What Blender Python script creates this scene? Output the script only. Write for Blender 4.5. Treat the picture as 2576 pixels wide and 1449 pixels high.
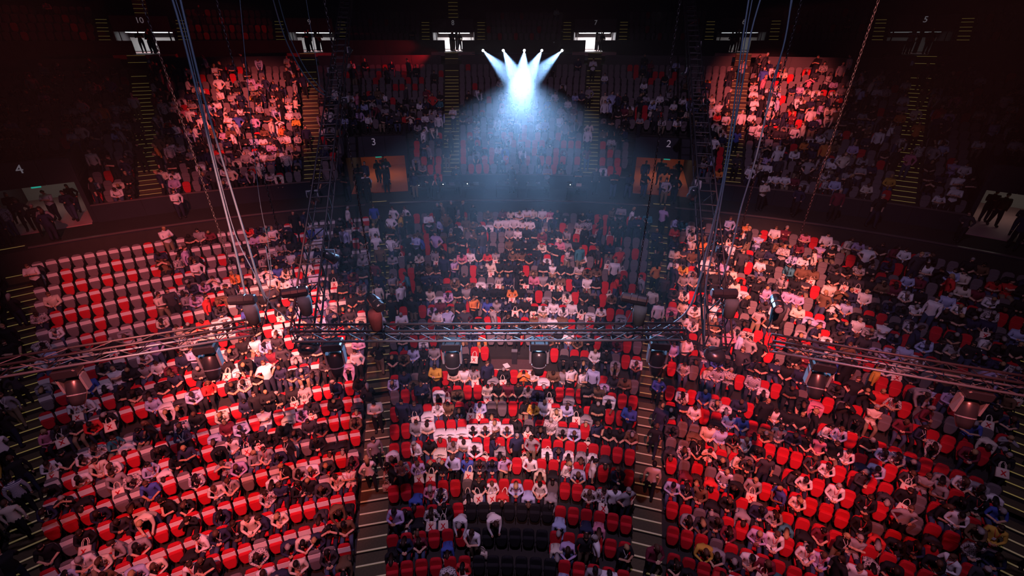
import bpy, math, random
import numpy as np
from mathutils import Vector, Matrix

# ------------------------------------------------------------------ camera, world, light, exposure
for o in list(bpy.data.objects):
    bpy.data.objects.remove(o)
SC = bpy.context.scene
COL = SC.collection
W, H = 2576.0, 1449.0
F = 1134.0                       # focal length in pixels
PITCH = math.radians(29.08)      # camera looks down into the bowl
YAW = math.radians(1.79)         # turned slightly to the left of the bowl's axis
CAM = Vector((0.43, 0.0, 17.0))
cd = bpy.data.cameras.new('camera')
cam = bpy.data.objects.new('camera', cd)
COL.objects.link(cam)
cam.location = CAM
cam.rotation_euler = (math.pi / 2 - PITCH, 0, YAW)
cd.sensor_fit = 'HORIZONTAL'
cd.sensor_width = 36.0
cd.lens = F / W * 36.0
cd.clip_end = 300
SC.camera = cam
SC.view_settings.view_transform = 'Standard'
SC.view_settings.look = 'None'
SC.view_settings.gamma = 1.0
SC.view_settings.use_curve_mapping = False
SC.view_settings.exposure = 0.0
wd = bpy.data.worlds.new('world')
SC.world = wd
wd.use_nodes = True
bgn = wd.node_tree.nodes['Background']
bgn.inputs[0].default_value = (0.55, 0.4, 0.75, 1)
bgn.inputs[1].default_value = 0.006
SC.cycles.use_denoising = True
SC.cycles.max_bounces = 4
SC.cycles.diffuse_bounces = 2
SC.cycles.glossy_bounces = 2
SC.cycles.transmission_bounces = 2
SC.cycles.volume_bounces = 0
SC.cycles.sample_clamp_indirect = 4.0
SC.cycles.use_adaptive_sampling = True
SC.cycles.adaptive_threshold = 0.05

RZ = Matrix.Rotation(YAW, 3, 'Z')
FW = RZ @ Vector((0, math.cos(PITCH), -math.sin(PITCH)))
UP = RZ @ Vector((0, math.sin(PITCH), math.cos(PITCH)))
RT = RZ @ Vector((1, 0, 0))


def at(px, py, z):               # a point seen at that pixel at depth z
    return CAM + RT * ((px - W / 2) / F * z) + FW * z - UP * ((py - H / 2) / F * z)


def proj(p):
    d = Vector(p) - CAM
    z = d.dot(FW)
    if z < 0.1:
        return (-9999, -9999, z)
    return (W / 2 + F * d.dot(RT) / z, H / 2 - F * d.dot(UP) / z, z)


def at_height(px, py, Z):        # where that line of sight meets the level Z
    d = at(px, py, 1.0) - CAM
    return CAM + d * ((Z - CAM.z) / d.z)


CY = -11.78                      # the bowl is built about the axis (0, CY)
DEG = math.pi / 180
SEC = 360 / 28.0                 # 12.857 degrees


def pol(R, phi, z=0.0):
    return Vector((R * math.sin(phi * DEG), CY + R * math.cos(phi * DEG), z))


def spot(name, loc, tgt, energy, color, angle, blend=0.6, radius=0.15):
    l = bpy.data.lights.new(name, 'SPOT')
    l.energy = energy
    l.color = color
    l.spot_size = angle * DEG
    l.spot_blend = blend
    l.shadow_soft_size = radius
    o = bpy.data.objects.new(name, l)
    COL.objects.link(o)
    o.location = loc
    o.rotation_euler = (Vector(tgt) - Vector(loc)).to_track_quat('-Z', 'Y').to_euler()
    return o


RED = (1.0, 0.15, 0.14)
HOT = (1.0, 0.24, 0.20)
PINK = (1.0, 0.40, 0.42)
LILAC = (0.75, 0.5, 0.9)
K = 1.5
BEAM = 15.0
HAZE = 0.0035
# stage wash lights of the roof rig (outside the frame, above and behind the camera)
spot('stage_wash_light', (-3, -3, 27), at_height(705, 875, 3.6), 140000 * K, HOT, 18, 1.0)
spot('stage_wash_light', (-2, -3, 27), at_height(650, 1140, 1.5), 34000 * K, RED, 26, 1.0)
spot('stage_wash_light', (-4, -3, 27), at_height(480, 660, 5), 27000 * K, RED, 24, 1.0)
spot('stage_wash_light', (3, -3, 27), at_height(1890, 750, 4), 95000 * K, HOT, 18, 1.0)
spot('stage_wash_light', (2, -3, 27), at_height(1890, 1060, 1.5), 38000 * K, RED, 26, 1.0)
spot('stage_wash_light', (0, -4, 27), at_height(1290, 1010, 2), 40000 * K, PINK, 21, 1.0)
spot('stage_wash_light', (0, -3, 27), at_height(1310, 720, 5), 30000 * K, PINK, 20, 1.0)
spot('stage_wash_light', (-4, 0, 27), at(670, 320, 36), 90000 * K, RED, 15, 1.0)
spot('stage_wash_light', (4, 0, 27), at(1910, 275, 38), 110000 * K, RED, 14, 1.0)
spot('wall_wash_light', pol(54.2, -7.3, 15.9), pol(54.85, -14, 15.6), 900 * K, (1.0, 0.01, 0.02), 70, 1.0)
spot('wall_wash_light', pol(61.6, -7.4, 16.2), pol(62.4, -14, 16.3), 500 * K, (1.0, 0.01, 0.02), 36, 1.0)
spot('lilac_fill_light', (0, 2, 34), pol(32, 0, 3), 9000 * K, LILAC, 90, 1.0)  # unseen lamp added as a dim lilac fill from overhead

# ------------------------------------------------------------------ materials
MATS = {}


def mat(name, col, rough=0.75, metal=0.0, emit=None, strength=0.0, noise=0.0, scale=8.0, spec=0.3, bump=0.0):
    if name in MATS:
        return MATS[name]
    m = bpy.data.materials.new(name)
    m.use_nodes = True
    nt = m.node_tree
    b = nt.nodes['Principled BSDF']
    b.inputs['Base Color'].default_value = (*col, 1)
    b.inputs['Roughness'].default_value = rough
    b.inputs['Metallic'].default_value = metal
    b.inputs['Specular IOR Level'].default_value = spec
    if emit:
        b.inputs['Emission Color'].default_value = (*emit, 1)
        b.inputs['Emission Strength'].default_value = strength
    if noise > 0 or bump > 0:
        tc = nt.nodes.new('ShaderNodeTexCoord')
        nz = nt.nodes.new('ShaderNodeTexNoise')
        nz.inputs['Scale'].default_value = scale
        nz.inputs['Detail'].default_value = 3
        nt.links.new(tc.outputs['Object'], nz.inputs['Vector'])
        if noise > 0:
            mx = nt.nodes.new('ShaderNodeMix')
            mx.data_type = 'RGBA'
            mx.inputs['A'].default_value = (*[c * (1 - noise) for c in col], 1)
            mx.inputs['B'].default_value = (*[min(1, c * (1 + noise)) for c in col], 1)
            nt.links.new(nz.outputs['Fac'], mx.inputs['Factor'])
            nt.links.new(mx.outputs['Result'], b.inputs['Base Color'])
        if bump > 0:
            bp = nt.nodes.new('ShaderNodeBump')
            bp.inputs['Strength'].default_value = bump
            nt.links.new(nz.outputs['Fac'], bp.inputs['Height'])
            nt.links.new(bp.outputs['Normal'], b.inputs['Normal'])
    MATS[name] = m
    return m


def pattern_mat(name, c1, c2, scale, kind):
    m = bpy.data.materials.new(name)
    m.use_nodes = True
    nt = m.node_tree
    b = nt.nodes['Principled BSDF']
    b.inputs['Roughness'].default_value = 0.85
    tc = nt.nodes.new('ShaderNodeTexCoord')
    if kind == 'stripe':
        t = nt.nodes.new('ShaderNodeTexWave')
        t.bands_direction = 'Z'
        t.inputs['Scale'].default_value = scale
    else:
        t = nt.nodes.new('ShaderNodeTexVoronoi')
        t.inputs['Scale'].default_value = scale
    r = nt.nodes.new('ShaderNodeValToRGB')
    r.color_ramp.interpolation = 'CONSTANT'
    r.color_ramp.elements[0].color = (*c1, 1)
    r.color_ramp.elements[1].color = (*c2, 1)
    r.color_ramp.elements[1].position = 0.5 if kind == 'stripe' else 0.38
    nt.links.new(tc.outputs['Object'], t.inputs['Vector'])
    nt.links.new(t.outputs[0], r.inputs['Fac'])
    nt.links.new(r.outputs['Color'], b.inputs['Base Color'])
    MATS[name] = m
    return m


M_RED = mat('seat_fabric_red', (0.52, 0.009, 0.02), 0.8, noise=0.15, scale=30)
M_GREY = mat('seat_fabric_grey', (0.16, 0.13, 0.14), 0.85, noise=0.15, scale=30)
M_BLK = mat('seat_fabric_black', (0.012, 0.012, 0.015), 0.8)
M_PLASTIC = mat('black_plastic', (0.012, 0.012, 0.014), 0.5)
M_COVER = mat('white_headrest_cloth', (0.72, 0.68, 0.68), 0.9, noise=0.05)
M_FLOOR = mat('dark_terrace_concrete', (0.030, 0.026, 0.024), 0.8, noise=0.3, scale=3)
M_WALL = mat('dark_navy_panel', (0.020, 0.024, 0.034), 0.6, noise=0.2, scale=2)
M_BACK = mat('dark_upper_wall', (0.02, 0.014, 0.014), 0.8, noise=0.3, scale=1.5)
M_EWALL = mat('grey_balcony_panel', (0.06, 0.05, 0.055), 0.6, noise=0.2, scale=2)
M_STEP = mat('olive_step_carpet', (0.085, 0.07, 0.04), 0.9, noise=0.3, scale=12)
M_NOSE = mat('step_nosing_strip', (0.6, 0.5, 0.4), 0.4, emit=(1.0, 0.75, 0.3), strength=0.07)
M_NOSEC = mat('step_nosing_lit_yellow', (0.5, 0.45, 0.2), 0.4, emit=(1.0, 0.72, 0.18), strength=0.10)
M_RAIL = mat('brushed_rail', (0.25, 0.2, 0.2), 0.35, metal=0.6)
M_TRUSS = mat('black_truss_metal', (0.014, 0.015, 0.018), 0.5, metal=0.1, spec=0.4)
M_ALU = mat('aluminium_and_lit_truss', (0.10, 0.135, 0.155), 0.45, metal=0.5)  # also lower truss chords and braces, with beam light put into the colour
M_LAMPB = mat('lamp_black_shell', (0.015, 0.017, 0.02), 0.3, spec=0.7)
M_LAMPG = mat('lamp_grey_yoke', (0.28, 0.33, 0.36), 0.35, metal=0.4)
M_LENS = mat('lamp_glass_lens', (0.10, 0.16, 0.2), 0.08, spec=1.0)
M_CABLE = mat('grey_cable', (0.03, 0.075, 0.10), 0.6)
M_CHAIN = mat('chain_steel', (0.03, 0.034, 0.034), 0.45, metal=0.5)
M_BAGCLOTH = mat('chain_bag_cloth', (0.05, 0.08, 0.085), 0.85, noise=0.3, scale=6)
M_CANVAS = mat('cream_canvas', (0.80, 0.66, 0.55), 0.9, noise=0.06, scale=20)
M_XRED = mat('red_print', (0.62, 0.01, 0.02), 0.8)
M_BEAM = mat('beam_lens_glow', (1, 1, 1), 0.3, emit=(0.8, 0.9, 1.0), strength=25)
M_BULB = mat('white_bulb', (1, 1, 1), 0.3, emit=(1.0, 0.92, 0.75), strength=40)
M_CORR = mat('corridor_white', (0.75, 0.75, 0.72), 0.6)
M_ORANGE = mat('orange_floor', (0.46, 0.10, 0.04), 0.7, noise=0.15, scale=2)
M_PFLOOR = mat('pink_floor', (0.55, 0.30, 0.30), 0.6)
M_TUBE = mat('ceiling_lamp_panel', (1, 1, 1), 0.5, emit=(0.85, 0.95, 1.0), strength=9)
M_TUBEW = mat('warm_ceiling_lamp_panel', (1, 1, 1), 0.5, emit=(1.0, 0.80, 0.55), strength=2.6)
M_TUBED = mat('dim_ceiling_lamp_panel', (1, 1, 1), 0.5, emit=(1.0, 0.9, 0.8), strength=0.7)
M_NUM = mat('number_paint_glow', (0.62, 0.58, 0.66), 0.6, emit=(0.75, 0.7, 0.8), strength=0.10)  # faint glow added to the painted numbers, which are no lamps
M_EXIT = mat('green_exit_sign', (0.02, 0.3, 0.25), 0.5, emit=(0.02, 0.5, 0.38), strength=0.5)
M_SCREEN = mat('desk_screen', (0.1, 0.1, 0.12), 0.3, emit=(0.5, 0.65, 0.9), strength=0.35)
M_PAPER = mat('white_paper', (0.8, 0.78, 0.75), 0.8)

for _m in (M_NOSE, M_NOSEC, M_NUM, M_EXIT, M_SCREEN, M_BULB, M_BEAM):
    _m.cycles.emission_sampling = 'NONE'

SHIRT = {
    'white': mat('cloth_white', (0.78, 0.76, 0.78), 0.85, noise=0.06, scale=6),
    'cream': mat('cloth_cream', (0.72, 0.62, 0.52), 0.85, noise=0.08, scale=6),
    'light blue': mat('cloth_light_blue', (0.42, 0.48, 0.72), 0.85, noise=0.08),
    'lilac': mat('cloth_lilac', (0.50, 0.38, 0.62), 0.85, noise=0.08),
    'grey': mat('cloth_grey', (0.30, 0.28, 0.30), 0.85, noise=0.15),
    'navy': mat('cloth_navy', (0.022, 0.026, 0.065), 0.85, noise=0.2),
    'black': mat('cloth_black', (0.014, 0.013, 0.016), 0.85, noise=0.2),
    'charcoal': mat('cloth_charcoal', (0.045, 0.04, 0.05), 0.85, noise=0.2),
    'red': mat('cloth_red', (0.62, 0.03, 0.03), 0.85, noise=0.1),
    'orange': mat('cloth_orange', (0.75, 0.25, 0.06), 0.85, noise=0.1),
    'mustard': mat('cloth_mustard', (0.62, 0.38, 0.06), 0.85, noise=0.1),
    'blue': mat('cloth_blue', (0.06, 0.10, 0.42), 0.85, noise=0.1),
    'teal': mat('cloth_teal', (0.05, 0.22, 0.26), 0.85, noise=0.1),
    'pink': mat('cloth_pink', (0.65, 0.22, 0.32), 0.85, noise=0.1),
    'burgundy': mat('cloth_burgundy', (0.16, 0.02, 0.04), 0.85, noise=0.1),
    'brown': mat('cloth_brown', (0.16, 0.09, 0.05), 0.85, noise=0.15),
    'printed': pattern_mat('cloth_print', (0.05, 0.04, 0.05), (0.55, 0.5, 0.5), 22, 'spot'),
    'striped': pattern_mat('cloth_stripes', (0.75, 0.72, 0.75), (0.06, 0.05, 0.12), 8, 'stripe'),
}
SHIRT_W = [('white', 16), ('cream', 5), ('light blue', 5), ('lilac', 3), ('grey', 8), ('navy', 11), ('black', 25),
           ('charcoal', 11), ('red', 2.5), ('orange', 0.8), ('mustard', 0.6), ('blue', 1.4), ('teal', 0.5), ('pink', 1.2),
           ('burgundy', 2.5), ('brown', 3), ('printed', 4), ('striped', 1.2)]
PANTS = [mat('trouser_black', (0.012, 0.012, 0.016), 0.85), mat('trouser_navy', (0.02, 0.024, 0.05), 0.85),
         mat('trouser_jeans', (0.05, 0.07, 0.14), 0.85), mat('trouser_khaki', (0.22, 0.17, 0.11), 0.85)]
SKIN = [mat('skin_fair', (0.68, 0.40, 0.28), 0.6), mat('skin_tan', (0.52, 0.28, 0.17), 0.6),
        mat('skin_brown', (0.22, 0.10, 0.06), 0.6)]
HAIR = [mat('hair_black', (0.012, 0.010, 0.010), 0.6), mat('hair_dark_brown', (0.035, 0.018, 0.012), 0.6),
        mat('hair_brown', (0.10, 0.05, 0.03), 0.6), mat('hair_blonde', (0.40, 0.25, 0.12), 0.6),
        mat('hair_grey', (0.32, 0.29, 0.28), 0.6)]
M_SHOE = mat('shoe_black', (0.015, 0.013, 0.013), 0.5)
M_EYE = mat('eye_dark', (0.02, 0.015, 0.015), 0.3)
M_LANY = mat('lanyard_red', (0.55, 0.02, 0.03), 0.7)
M_BADGE = mat('badge_white', (0.8, 0.8, 0.8), 0.5)


# ------------------------------------------------------------------ mesh helpers
class MB:
    """collects vertices, faces and material slots; build() makes ONE mesh object"""

    def __init__(self):
        self.v, self.f, self.m = [], [], []

    def add(self, vs, fs, slot=0):
        n = len(self.v)
        self.v += [tuple(x) for x in vs]
        self.f += [tuple(i + n for i in q) for q in fs]
        self.m += [slot] * len(fs)
        return self

    def box(self, c, s, slot=0, M=None):
        x, y, z = [k / 2 for k in s]
        vs = [Vector((sx * x, sy * y, sz * z)) for sz in (-1, 1) for sy in (-1, 1) for sx in (-1, 1)]
        if M is not None:
            vs = [M @ p for p in vs]
        vs = [p + Vector(c) for p in vs]
        return self.add(vs, [(0, 2, 3, 1), (4, 5, 7, 6), (0, 1, 5, 4), (2, 6, 7, 3), (0, 4, 6, 2), (1, 3, 7, 5)], slot)

    def tube(self, pts, r, n=6, slot=0, caps=True):
        pts = [Vector(p) for p in pts]
        rs = r if isinstance(r, (list, tuple)) else [r] * len(pts)
        vs, fs = [], []
        a = None
        for i, p in enumerate(pts):
            d = (pts[min(i + 1, len(pts) - 1)] - pts[max(i - 1, 0)]).normalized()
            if a is None:
                a = d.orthogonal().normalized()
            a = (a - d * a.dot(d)).normalized()
            b = d.cross(a)
            for k in range(n):
                t = 2 * math.pi * k / n
                vs.append(p + (a * math.cos(t) + b * math.sin(t)) * rs[i])
        for i in range(len(pts) - 1):
            for k in range(n):
                k2 = (k + 1) % n
                fs.append((i * n + k, i * n + k2, (i + 1) * n + k2, (i + 1) * n + k))
        if caps:
            fs.append(tuple(range(n - 1, -1, -1)))
            fs.append(tuple((len(pts) - 1) * n + k for k in range(n)))
        return self.add(vs, fs, slot)

    def panel(self, outline, y0, th, bulge=0.02, inset=0.82, tilt=0.0, zref=0.0, slot=0, M=None):
        n = len(outline)
        cx = sum(p[0] for p in outline) / n
        cz = sum(p[1] for p in outline) / n
        vs = [(x, y0 + th, z) for x, z in outline] + [(x, y0, z) for x, z in outline]
        fs = [tuple(i for i in range(n))]
        for i in range(n):
            j = (i + 1) % n
            fs.append((n + i, n + j, j, i))
        if bulge > 0:
            vs += [(cx + (x - cx) * inset, y0 - bulge, cz + (z - cz) * inset) for x, z in outline]
            for i in range(n):
                j = (i + 1) % n
                fs.append((2 * n + i, 2 * n + j, n + j, n + i))
            fs.append(tuple(2 * n + i for i in range(n - 1, -1, -1)))
        else:
            fs.append(tuple(n + i for i in range(n - 1, -1, -1)))
        vs = [Vector((x, y + (z - zref) * tilt, z)) for x, y, z in vs]
        if M is not None:
            vs = [M @ p for p in vs]
        return self.add(vs, fs, slot)

    def mesh(self, name, mats, smooth=False):
        me = bpy.data.meshes.new(name)
        me.from_pydata(self.v, [], self.f)
        for m in (mats if isinstance(mats, (list, tuple)) else [mats]):
            me.materials.append(m)
        me.polygons.foreach_set('material_index', self.m)
        if smooth:
            me.polygons.foreach_set('use_smooth', [True] * len(self.f))
        me.update()
        return me

    def build(self, name, mats, parent=None, smooth=False):
        return link(name, self.mesh(name, mats, smooth), parent)

    def tris(self):
        V = np.array(self.v, dtype=np.float32)
        T, S = [], []
        for f, s in zip(self.f, self.m):
            for k in range(1, len(f) - 1):
                T.append((f[0], f[k], f[k + 1]))
                S.append(s)
        return V, np.array(T, dtype=np.int32), np.array(S, dtype=np.int32)


def link(name, data, parent=None, loc=None, rz=0.0):
    o = bpy.data.objects.new(name, data)
    COL.objects.link(o)
    if parent is not None:
        o.parent = parent
    if loc is not None:
        o.location = loc
    o.rotation_euler[2] = rz
    return o


def tag(o, label, cat, group=None, kind=None):
    o['label'] = label
    o['category'] = cat
    if group:
        o['group'] = group
    if kind:
        o['kind'] = kind
    return o


def struct(o, label, cat='wall'):
    o['kind'] = 'structure'
    o['label'] = label
    o['category'] = cat
    return o


def mass_mesh(name, chunks, mats, smooth):
    """chunks: list of (V, T, material index per tri)"""
    nv = sum(len(c[0]) for c in chunks)
    V = np.concatenate([c[0] for c in chunks]).astype(np.float32)
    off, Ts = 0, []
    for c in chunks:
        Ts.append(c[1] + off)
        off += len(c[0])
    T = np.concatenate(Ts).astype(np.int32)
    Mi = np.concatenate([c[2] for c in chunks]).astype(np.int32)
    me = bpy.data.meshes.new(name)
    me.vertices.add(nv)
    me.vertices.foreach_set('co', V.ravel())
    me.loops.add(len(T) * 3)
    me.loops.foreach_set('vertex_index', T.ravel())
    me.polygons.add(len(T))
    me.polygons.foreach_set('loop_start', np.arange(0, len(T) * 3, 3, dtype=np.int32))
    me.polygons.foreach_set('material_index', Mi)
    me.polygons.foreach_set('use_smooth', np.full(len(T), smooth, dtype=bool))
    for m in mats:
        me.materials.append(m)
    me.update(calc_edges=True)
    return me


def xf(V, loc, rz, s=1.0):
    c, sn = math.cos(rz), math.sin(rz)
    R = np.array([[c, -sn, 0], [sn, c, 0], [0, 0, 1]], dtype=np.float32)
    return (V * s) @ R.T + np.array(loc, dtype=np.float32)


# ------------------------------------------------------------------ the bowl: rows, terraces, walls
ROWS = {}                                                 # tier -> list of (R of the seat back, floor z)
ROWS['A'] = [(28.5 - 0.9 * i, 2.226 - 0.1618 * i + 0.0029 * i * i) for i in range(12)]
ROWS['B'] = [(29.42 + 0.9 * j, 2.905 + 0.2786 * j + 0.0025 * j * j) for j in range(12)]
ROWS['C'] = [(43.3 + 0.8 * k, 8.37 + 0.381 * k + 0.0019 * k * k) for k in range(15)]


def level(R, py, phi=0.0):        # height on that ring seen at that image row
    lo, hi = -2.0, 40.0
    for _ in range(50):
        m_ = (lo + hi) / 2
        if proj(pol(R, phi, m_))[1] > py:
            lo = m_
        else:
            hi = m_
    return lo


ROWS['D'] = [(63.6 + 0.85 * m, level(63.6, 84) - 0.9 + 0.62 * m) for m in range(4)]
Z_PLAT = level(42.6, 474)          # walkway floor
Z_PARA = level(39.75, 504)         # top of the platform parapet
Z_BALC = level(42.5, 440)
Z_G0 = ROWS['C'][-1][1]
Z_E1 = level(54.9, 138)
Z_E2B = level(62.5, 130)
Z_E2 = level(62.5, 101)
Z_L0 = level(43.0, 387)
Z_L1 = level(43.0, 337)
Z_H0 = level(64.0, 82)
Z_H1 = level(64.0, 48)
Z_HF = level(62.5, 128)

PH = 52.0
AIS_L = [-3 * SEC, -SEC, SEC, 3 * SEC]                    # aisles of the lower tiers, and the entrances 4 3 2 1
AIS_V = [-36.9, -SEC, SEC, 36.9]                          # the lower entrances 4 3 2 1
AIS_U = [-30.5, -18.5, -6.35, 6.35, 18.5, 30.5]            # aisles of the balcony, and the entrances 10 9 8 7 6 5


def spans(gaps, R, half):
    """angular spans left between gaps of that half width in metres"""
    out, a = [], -PH
    for g in gaps:
        h = math.degrees(half / R)
        out.append((a, g - h))
        a = g + h
    out.append((a, PH))
    return [(p, q) for p, q in out if q > p]


def arc_box(mb, R0, R1, z0, z1, p0, p1, slot=0, step=1.5):
    n = max(1, int((p1 - p0) / step))
    vs, fs = [], []
    for i in range(n + 1):
        p = p0 + (p1 - p0) * i / n
        vs += [pol(R0, p, z0), pol(R1, p, z0), pol(R1, p, z1), pol(R0, p, z1)]
    for i in range(n):
        a, b = 4 * i, 4 * i + 4
        for k in range(4):
            k2 = (k + 1) % 4
            fs.append((a + k, b + k, b + k2, a + k2))
    fs.append((0, 1, 2, 3))
    fs.append((4 * n + 3, 4 * n + 2, 4 * n + 1, 4 * n))
    mb.add(vs, fs, slot)


def terraces(tier, front, back, name, label, gaps=None):
    mb = MB()
    for k, (R, z) in enumerate(ROWS[tier]):
        zl = z - (0.43 if tier == 'C' else 0.9)
        sp = [(-PH, PH)] if gaps is None or k >= gaps[1] else spans(gaps[0], R, gaps[2])
        for p, q in sp:
            arc_box(mb, R - front, R + back, zl, z, p, q)
    return struct(mb.build(name, M_FLOOR), label, 'terrace')


terraces('A', 0.68, 0.22, 'floor', 'dark stepped terrace under the lower rows of seats')
terraces('B', 0.68, 0.22, 'floor', 'dark stepped terrace above the low curved wall')
terraces('C', 0.60, 0.20, 'floor', 'dark steep terrace under the upper balcony seats', (AIS_V, 6, 2.15))
terraces('D', 0.60, 0.20, 'floor', 'dark top terrace high under the roof', (AIS_U, 4, 2.2))
mb = MB()
arc_box(mb, 39.6, 42.8, 6.0, Z_PLAT, -PH, PH)
struct(mb.build('floor', M_FLOOR), 'dark walkway floor of the sound desk platform', 'walkway')
mb = MB()
arc_box(mb, 54.9, 62.6, Z_G0 - 1, Z_G0 + 0.9, -PH, PH)
struct(mb.build('floor', M_FLOOR), 'dark gallery floor behind the upper balcony', 'gallery')
mb = MB()
arc_box(mb, 8.0, 17.9, -1.2, -0.25, -PH - 20, PH + 20)
struct(mb.build('floor', M_FLOOR), 'dark arena floor in front of the lowest seats', 'floor')


def panel_wall(name, R, th, z0, z1, gaps, half, material, label, width, cap=None):
    root = struct(link(name, None), label)
    for p, q in spans(gaps, R, half):
        n = max(1, int(round((q - p) * DEG * R / width)))
        for i in range(n):
            a, b = p + (q - p) * i / n, p + (q - p) * (i + 1) / n
            g = math.degrees(0.012 / R)
            m = MB()
            arc_box(m, R, R + th, z0, z1, a + g, b - g)
            m.build('panel', material, root)
        m = MB()
        arc_box(m, R + 0.02, R + th - 0.02, z0, z1 - 0.02, p, q)
        m.build('wall_core', M_PLASTIC, root)
        if cap:
            m = MB()
            arc_box(m, R - 0.03, R + th + 0.03, z1, z1 + 0.05, p, q)
            m.build('rail_cap', cap, root)
    return root


panel_wall('wall_low', 28.70, 0.04, 1.9, 2.93, AIS_L, 0.58, M_WALL, 'low dark curved wall between the lower seat blocks', 2.4, M_RAIL)
panel_wall('wall_platform', 39.66, 0.1, 6.0, Z_PARA, AIS_L, 0.75, M_WALL, 'dark curved parapet in front of the sound desk platform', 2.4, M_RAIL)
panel_wall('wall_balcony', 42.52, 0.12, Z_PLAT - 0.1, Z_BALC, AIS_V, 2.1, M_WALL, 'dark navy curved wall under the upper balcony seats', 2.4, M_RAIL)
panel_wall('wall_gallery', 54.9, 0.14, Z_G0 - 0.3, Z_E1, AIS_U, 0.85, M_EWALL, 'grey curved wall behind the top balcony row', 2.6)
panel_wall('wall_upper', 62.5, 0.14, Z_G0 + 0.6, Z_E2, AIS_U, 0.85, M_EWALL, 'grey curved wall below the highest seats', 2.6)
mb = MB()
arc_box(mb, 72.5, 72.8, 15, 34, -PH - 8, PH + 8)
struct(mb.build('wall_back', M_BACK), 'dark rear wall of the hall under the roof')
mb = MB()
arc_box(mb, 71.0, 72.5, 17, 23.5, -PH, PH)
arc_box(mb, 71.6, 72.5, 23.5, 27.0, -PH, PH)
struct(mb.build('wall_top', M_BACK), 'dark stepped mass above the highest seats')
mb = MB()
mb.box((0, 25, 37), (120, 110, 0.4))
struct(mb.build('ceiling', M_BACK), 'black roof of the arena hall', 'ceiling')


# ------------------------------------------------------------------ numbered entrances
def text_mesh(body, size, depth=0.02):
    c = bpy.data.curves.new('number', 'FONT')
    c.body = body
    c.size = size
    c.extrude = depth
    c.align_x = 'CENTER'
    c.align_y = 'CENTER'
    t = bpy.data.objects.new('number', c)
    COL.objects.link(t)
    dg = bpy.context.evaluated_depsgraph_get()
    me = bpy.data.meshes.new_from_object(t.evaluated_get(dg))
    bpy.data.objects.remove(t)
    me.materials.clear()
    me.materials.append(M_NUM)
    return me


def local(phi, R, z):
    return Matrix.Translation(pol(R, phi, z)) @ Matrix.Rotation(-phi * DEG, 4, 'Z')


def part_box(name, root, c, s, m):
    b = MB().box(c, s)
    return b.build(name, m, root)


def entrance_low(phi, num):
    """entrance cut into the balcony: lintel of panels, side walls, lit passage"""
    root = struct(link('door_%s' % num, None), 'entrance %s under a dark navy lintel, lit passage behind' % num, 'entrance')
    root.matrix_world = local(phi, 42.55, Z_PLAT)
    w = 1.85
    l0, l1 = Z_L0 - Z_PLAT, Z_L1 - Z_PLAT
    lm, lh = (l0 + l1) / 2, l1 - l0
    for i in range(3):
        part_box('panel', root, ((i - 1) * (2 * w + 0.5) / 3, 0.45, lm), ((2 * w + 0.5) / 3 - 0.03, 0.12, lh), M_WALL)
    part_box('lintel_core', root, (0, 0.65, lm), (2 * w + 0.46, 0.28, lh - 0.05), M_PLASTIC)
    part_box('roof_slab', root, (0, 3.9, l0 + 0.12), (2 * w + 0.5, 6.8, 0.2), M_PLASTIC)
    for s in (-1, 1):
        part_box('side_wall', root, (s * (w + 0.12), 3.75, l1 / 2), (0.2, 7.3, l1), M_WALL)
    part_box('passage_floor', root, (0, 3.6, 0.02), (2 * w, 7.5, 0.06), M_ORANGE if num in '32' else M_PFLOOR)
    part_box('end_wall', root, (0, 7.3, l0 / 2), (2 * w, 0.1, l0), M_ORANGE if num in '32' else M_CORR)
    part_box('ceiling_lamp', root, (0, 4.2, l0), (2.6, 1.4, 0.04), M_TUBEW if num in '32' else M_TUBED)
    part_box('exit_sign', root, (0.1, 1.2, l0 - 0.14), (0.4, 0.05, 0.2), M_EXIT)
    n = link('number', text_mesh(num, 0.62), root)
    n.location = (0, 0.375, l1 - 0.36)
    n.rotation_euler = (math.pi / 2, 0, 0)
    return root


for phi, num in zip(AIS_V, '4321'):
    entrance_low(phi, num)


def entrance_high(phi, num, lamp):
    root = struct(link('door_%s' % num, None), 'high entrance %s with bright concourse behind' % num, 'entrance')
    root.matrix_world = local(phi, 62.9, Z_HF)
    w = 2.05
    l0, l1 = Z_H0 - Z_HF, Z_H1 - Z_HF
    lm, lh = (l0 + l1) / 2, l1 - l0
    for i in range(3):
        part_box('panel', root, ((i - 1) * 2 * w / 3, 1.1, lm), (2 * w / 3 - 0.03, 0.1, lh), M_EWALL)
    part_box('lintel_core', root, (0, 1.3, lm), (2 * w - 0.06, 0.3, lh - 0.04), M_PLASTIC)
    part_box('roof_slab', root, (0, 5.0, l0 + 0.12), (2 * w + 0.2, 7.6, 0.15), M_PLASTIC)
    for s in (-1, 1):
        part_box('side_wall', root, (s * (w + 0.08), 4.9, l0 / 2 + 0.1), (0.12, 7.6, l0 + 0.2), M_EWALL)
        part_box('door_leaf', root, (s * 1.75, 1.8, l0 / 2), (0.06, 0.7, l0), M_EWALL)
    part_box('pier', root, (0.25, 2.6, l0 / 2), (0.28, 0.3, l0), M_PLASTIC)
    part_box('passage_floor', root, (0, 2.6, -0.2), (2 * w, 11.0, 0.3), M_PFLOOR)
    part_box('end_wall', root, (0, 8.2, l0 / 2), (2 * w, 0.1, l0), M_CORR)
    part_box('ceiling_lamp', root, (0, 5.2, l0 - 0.02), (3.2, 3.6, 0.04), lamp)
    n = link('number', text_mesh(num, 0.6), root)
    n.location = (0, 1.03, l1 - 0.34)
    n.rotation_euler = (math.pi / 2, 0, 0)
    return root


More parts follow.
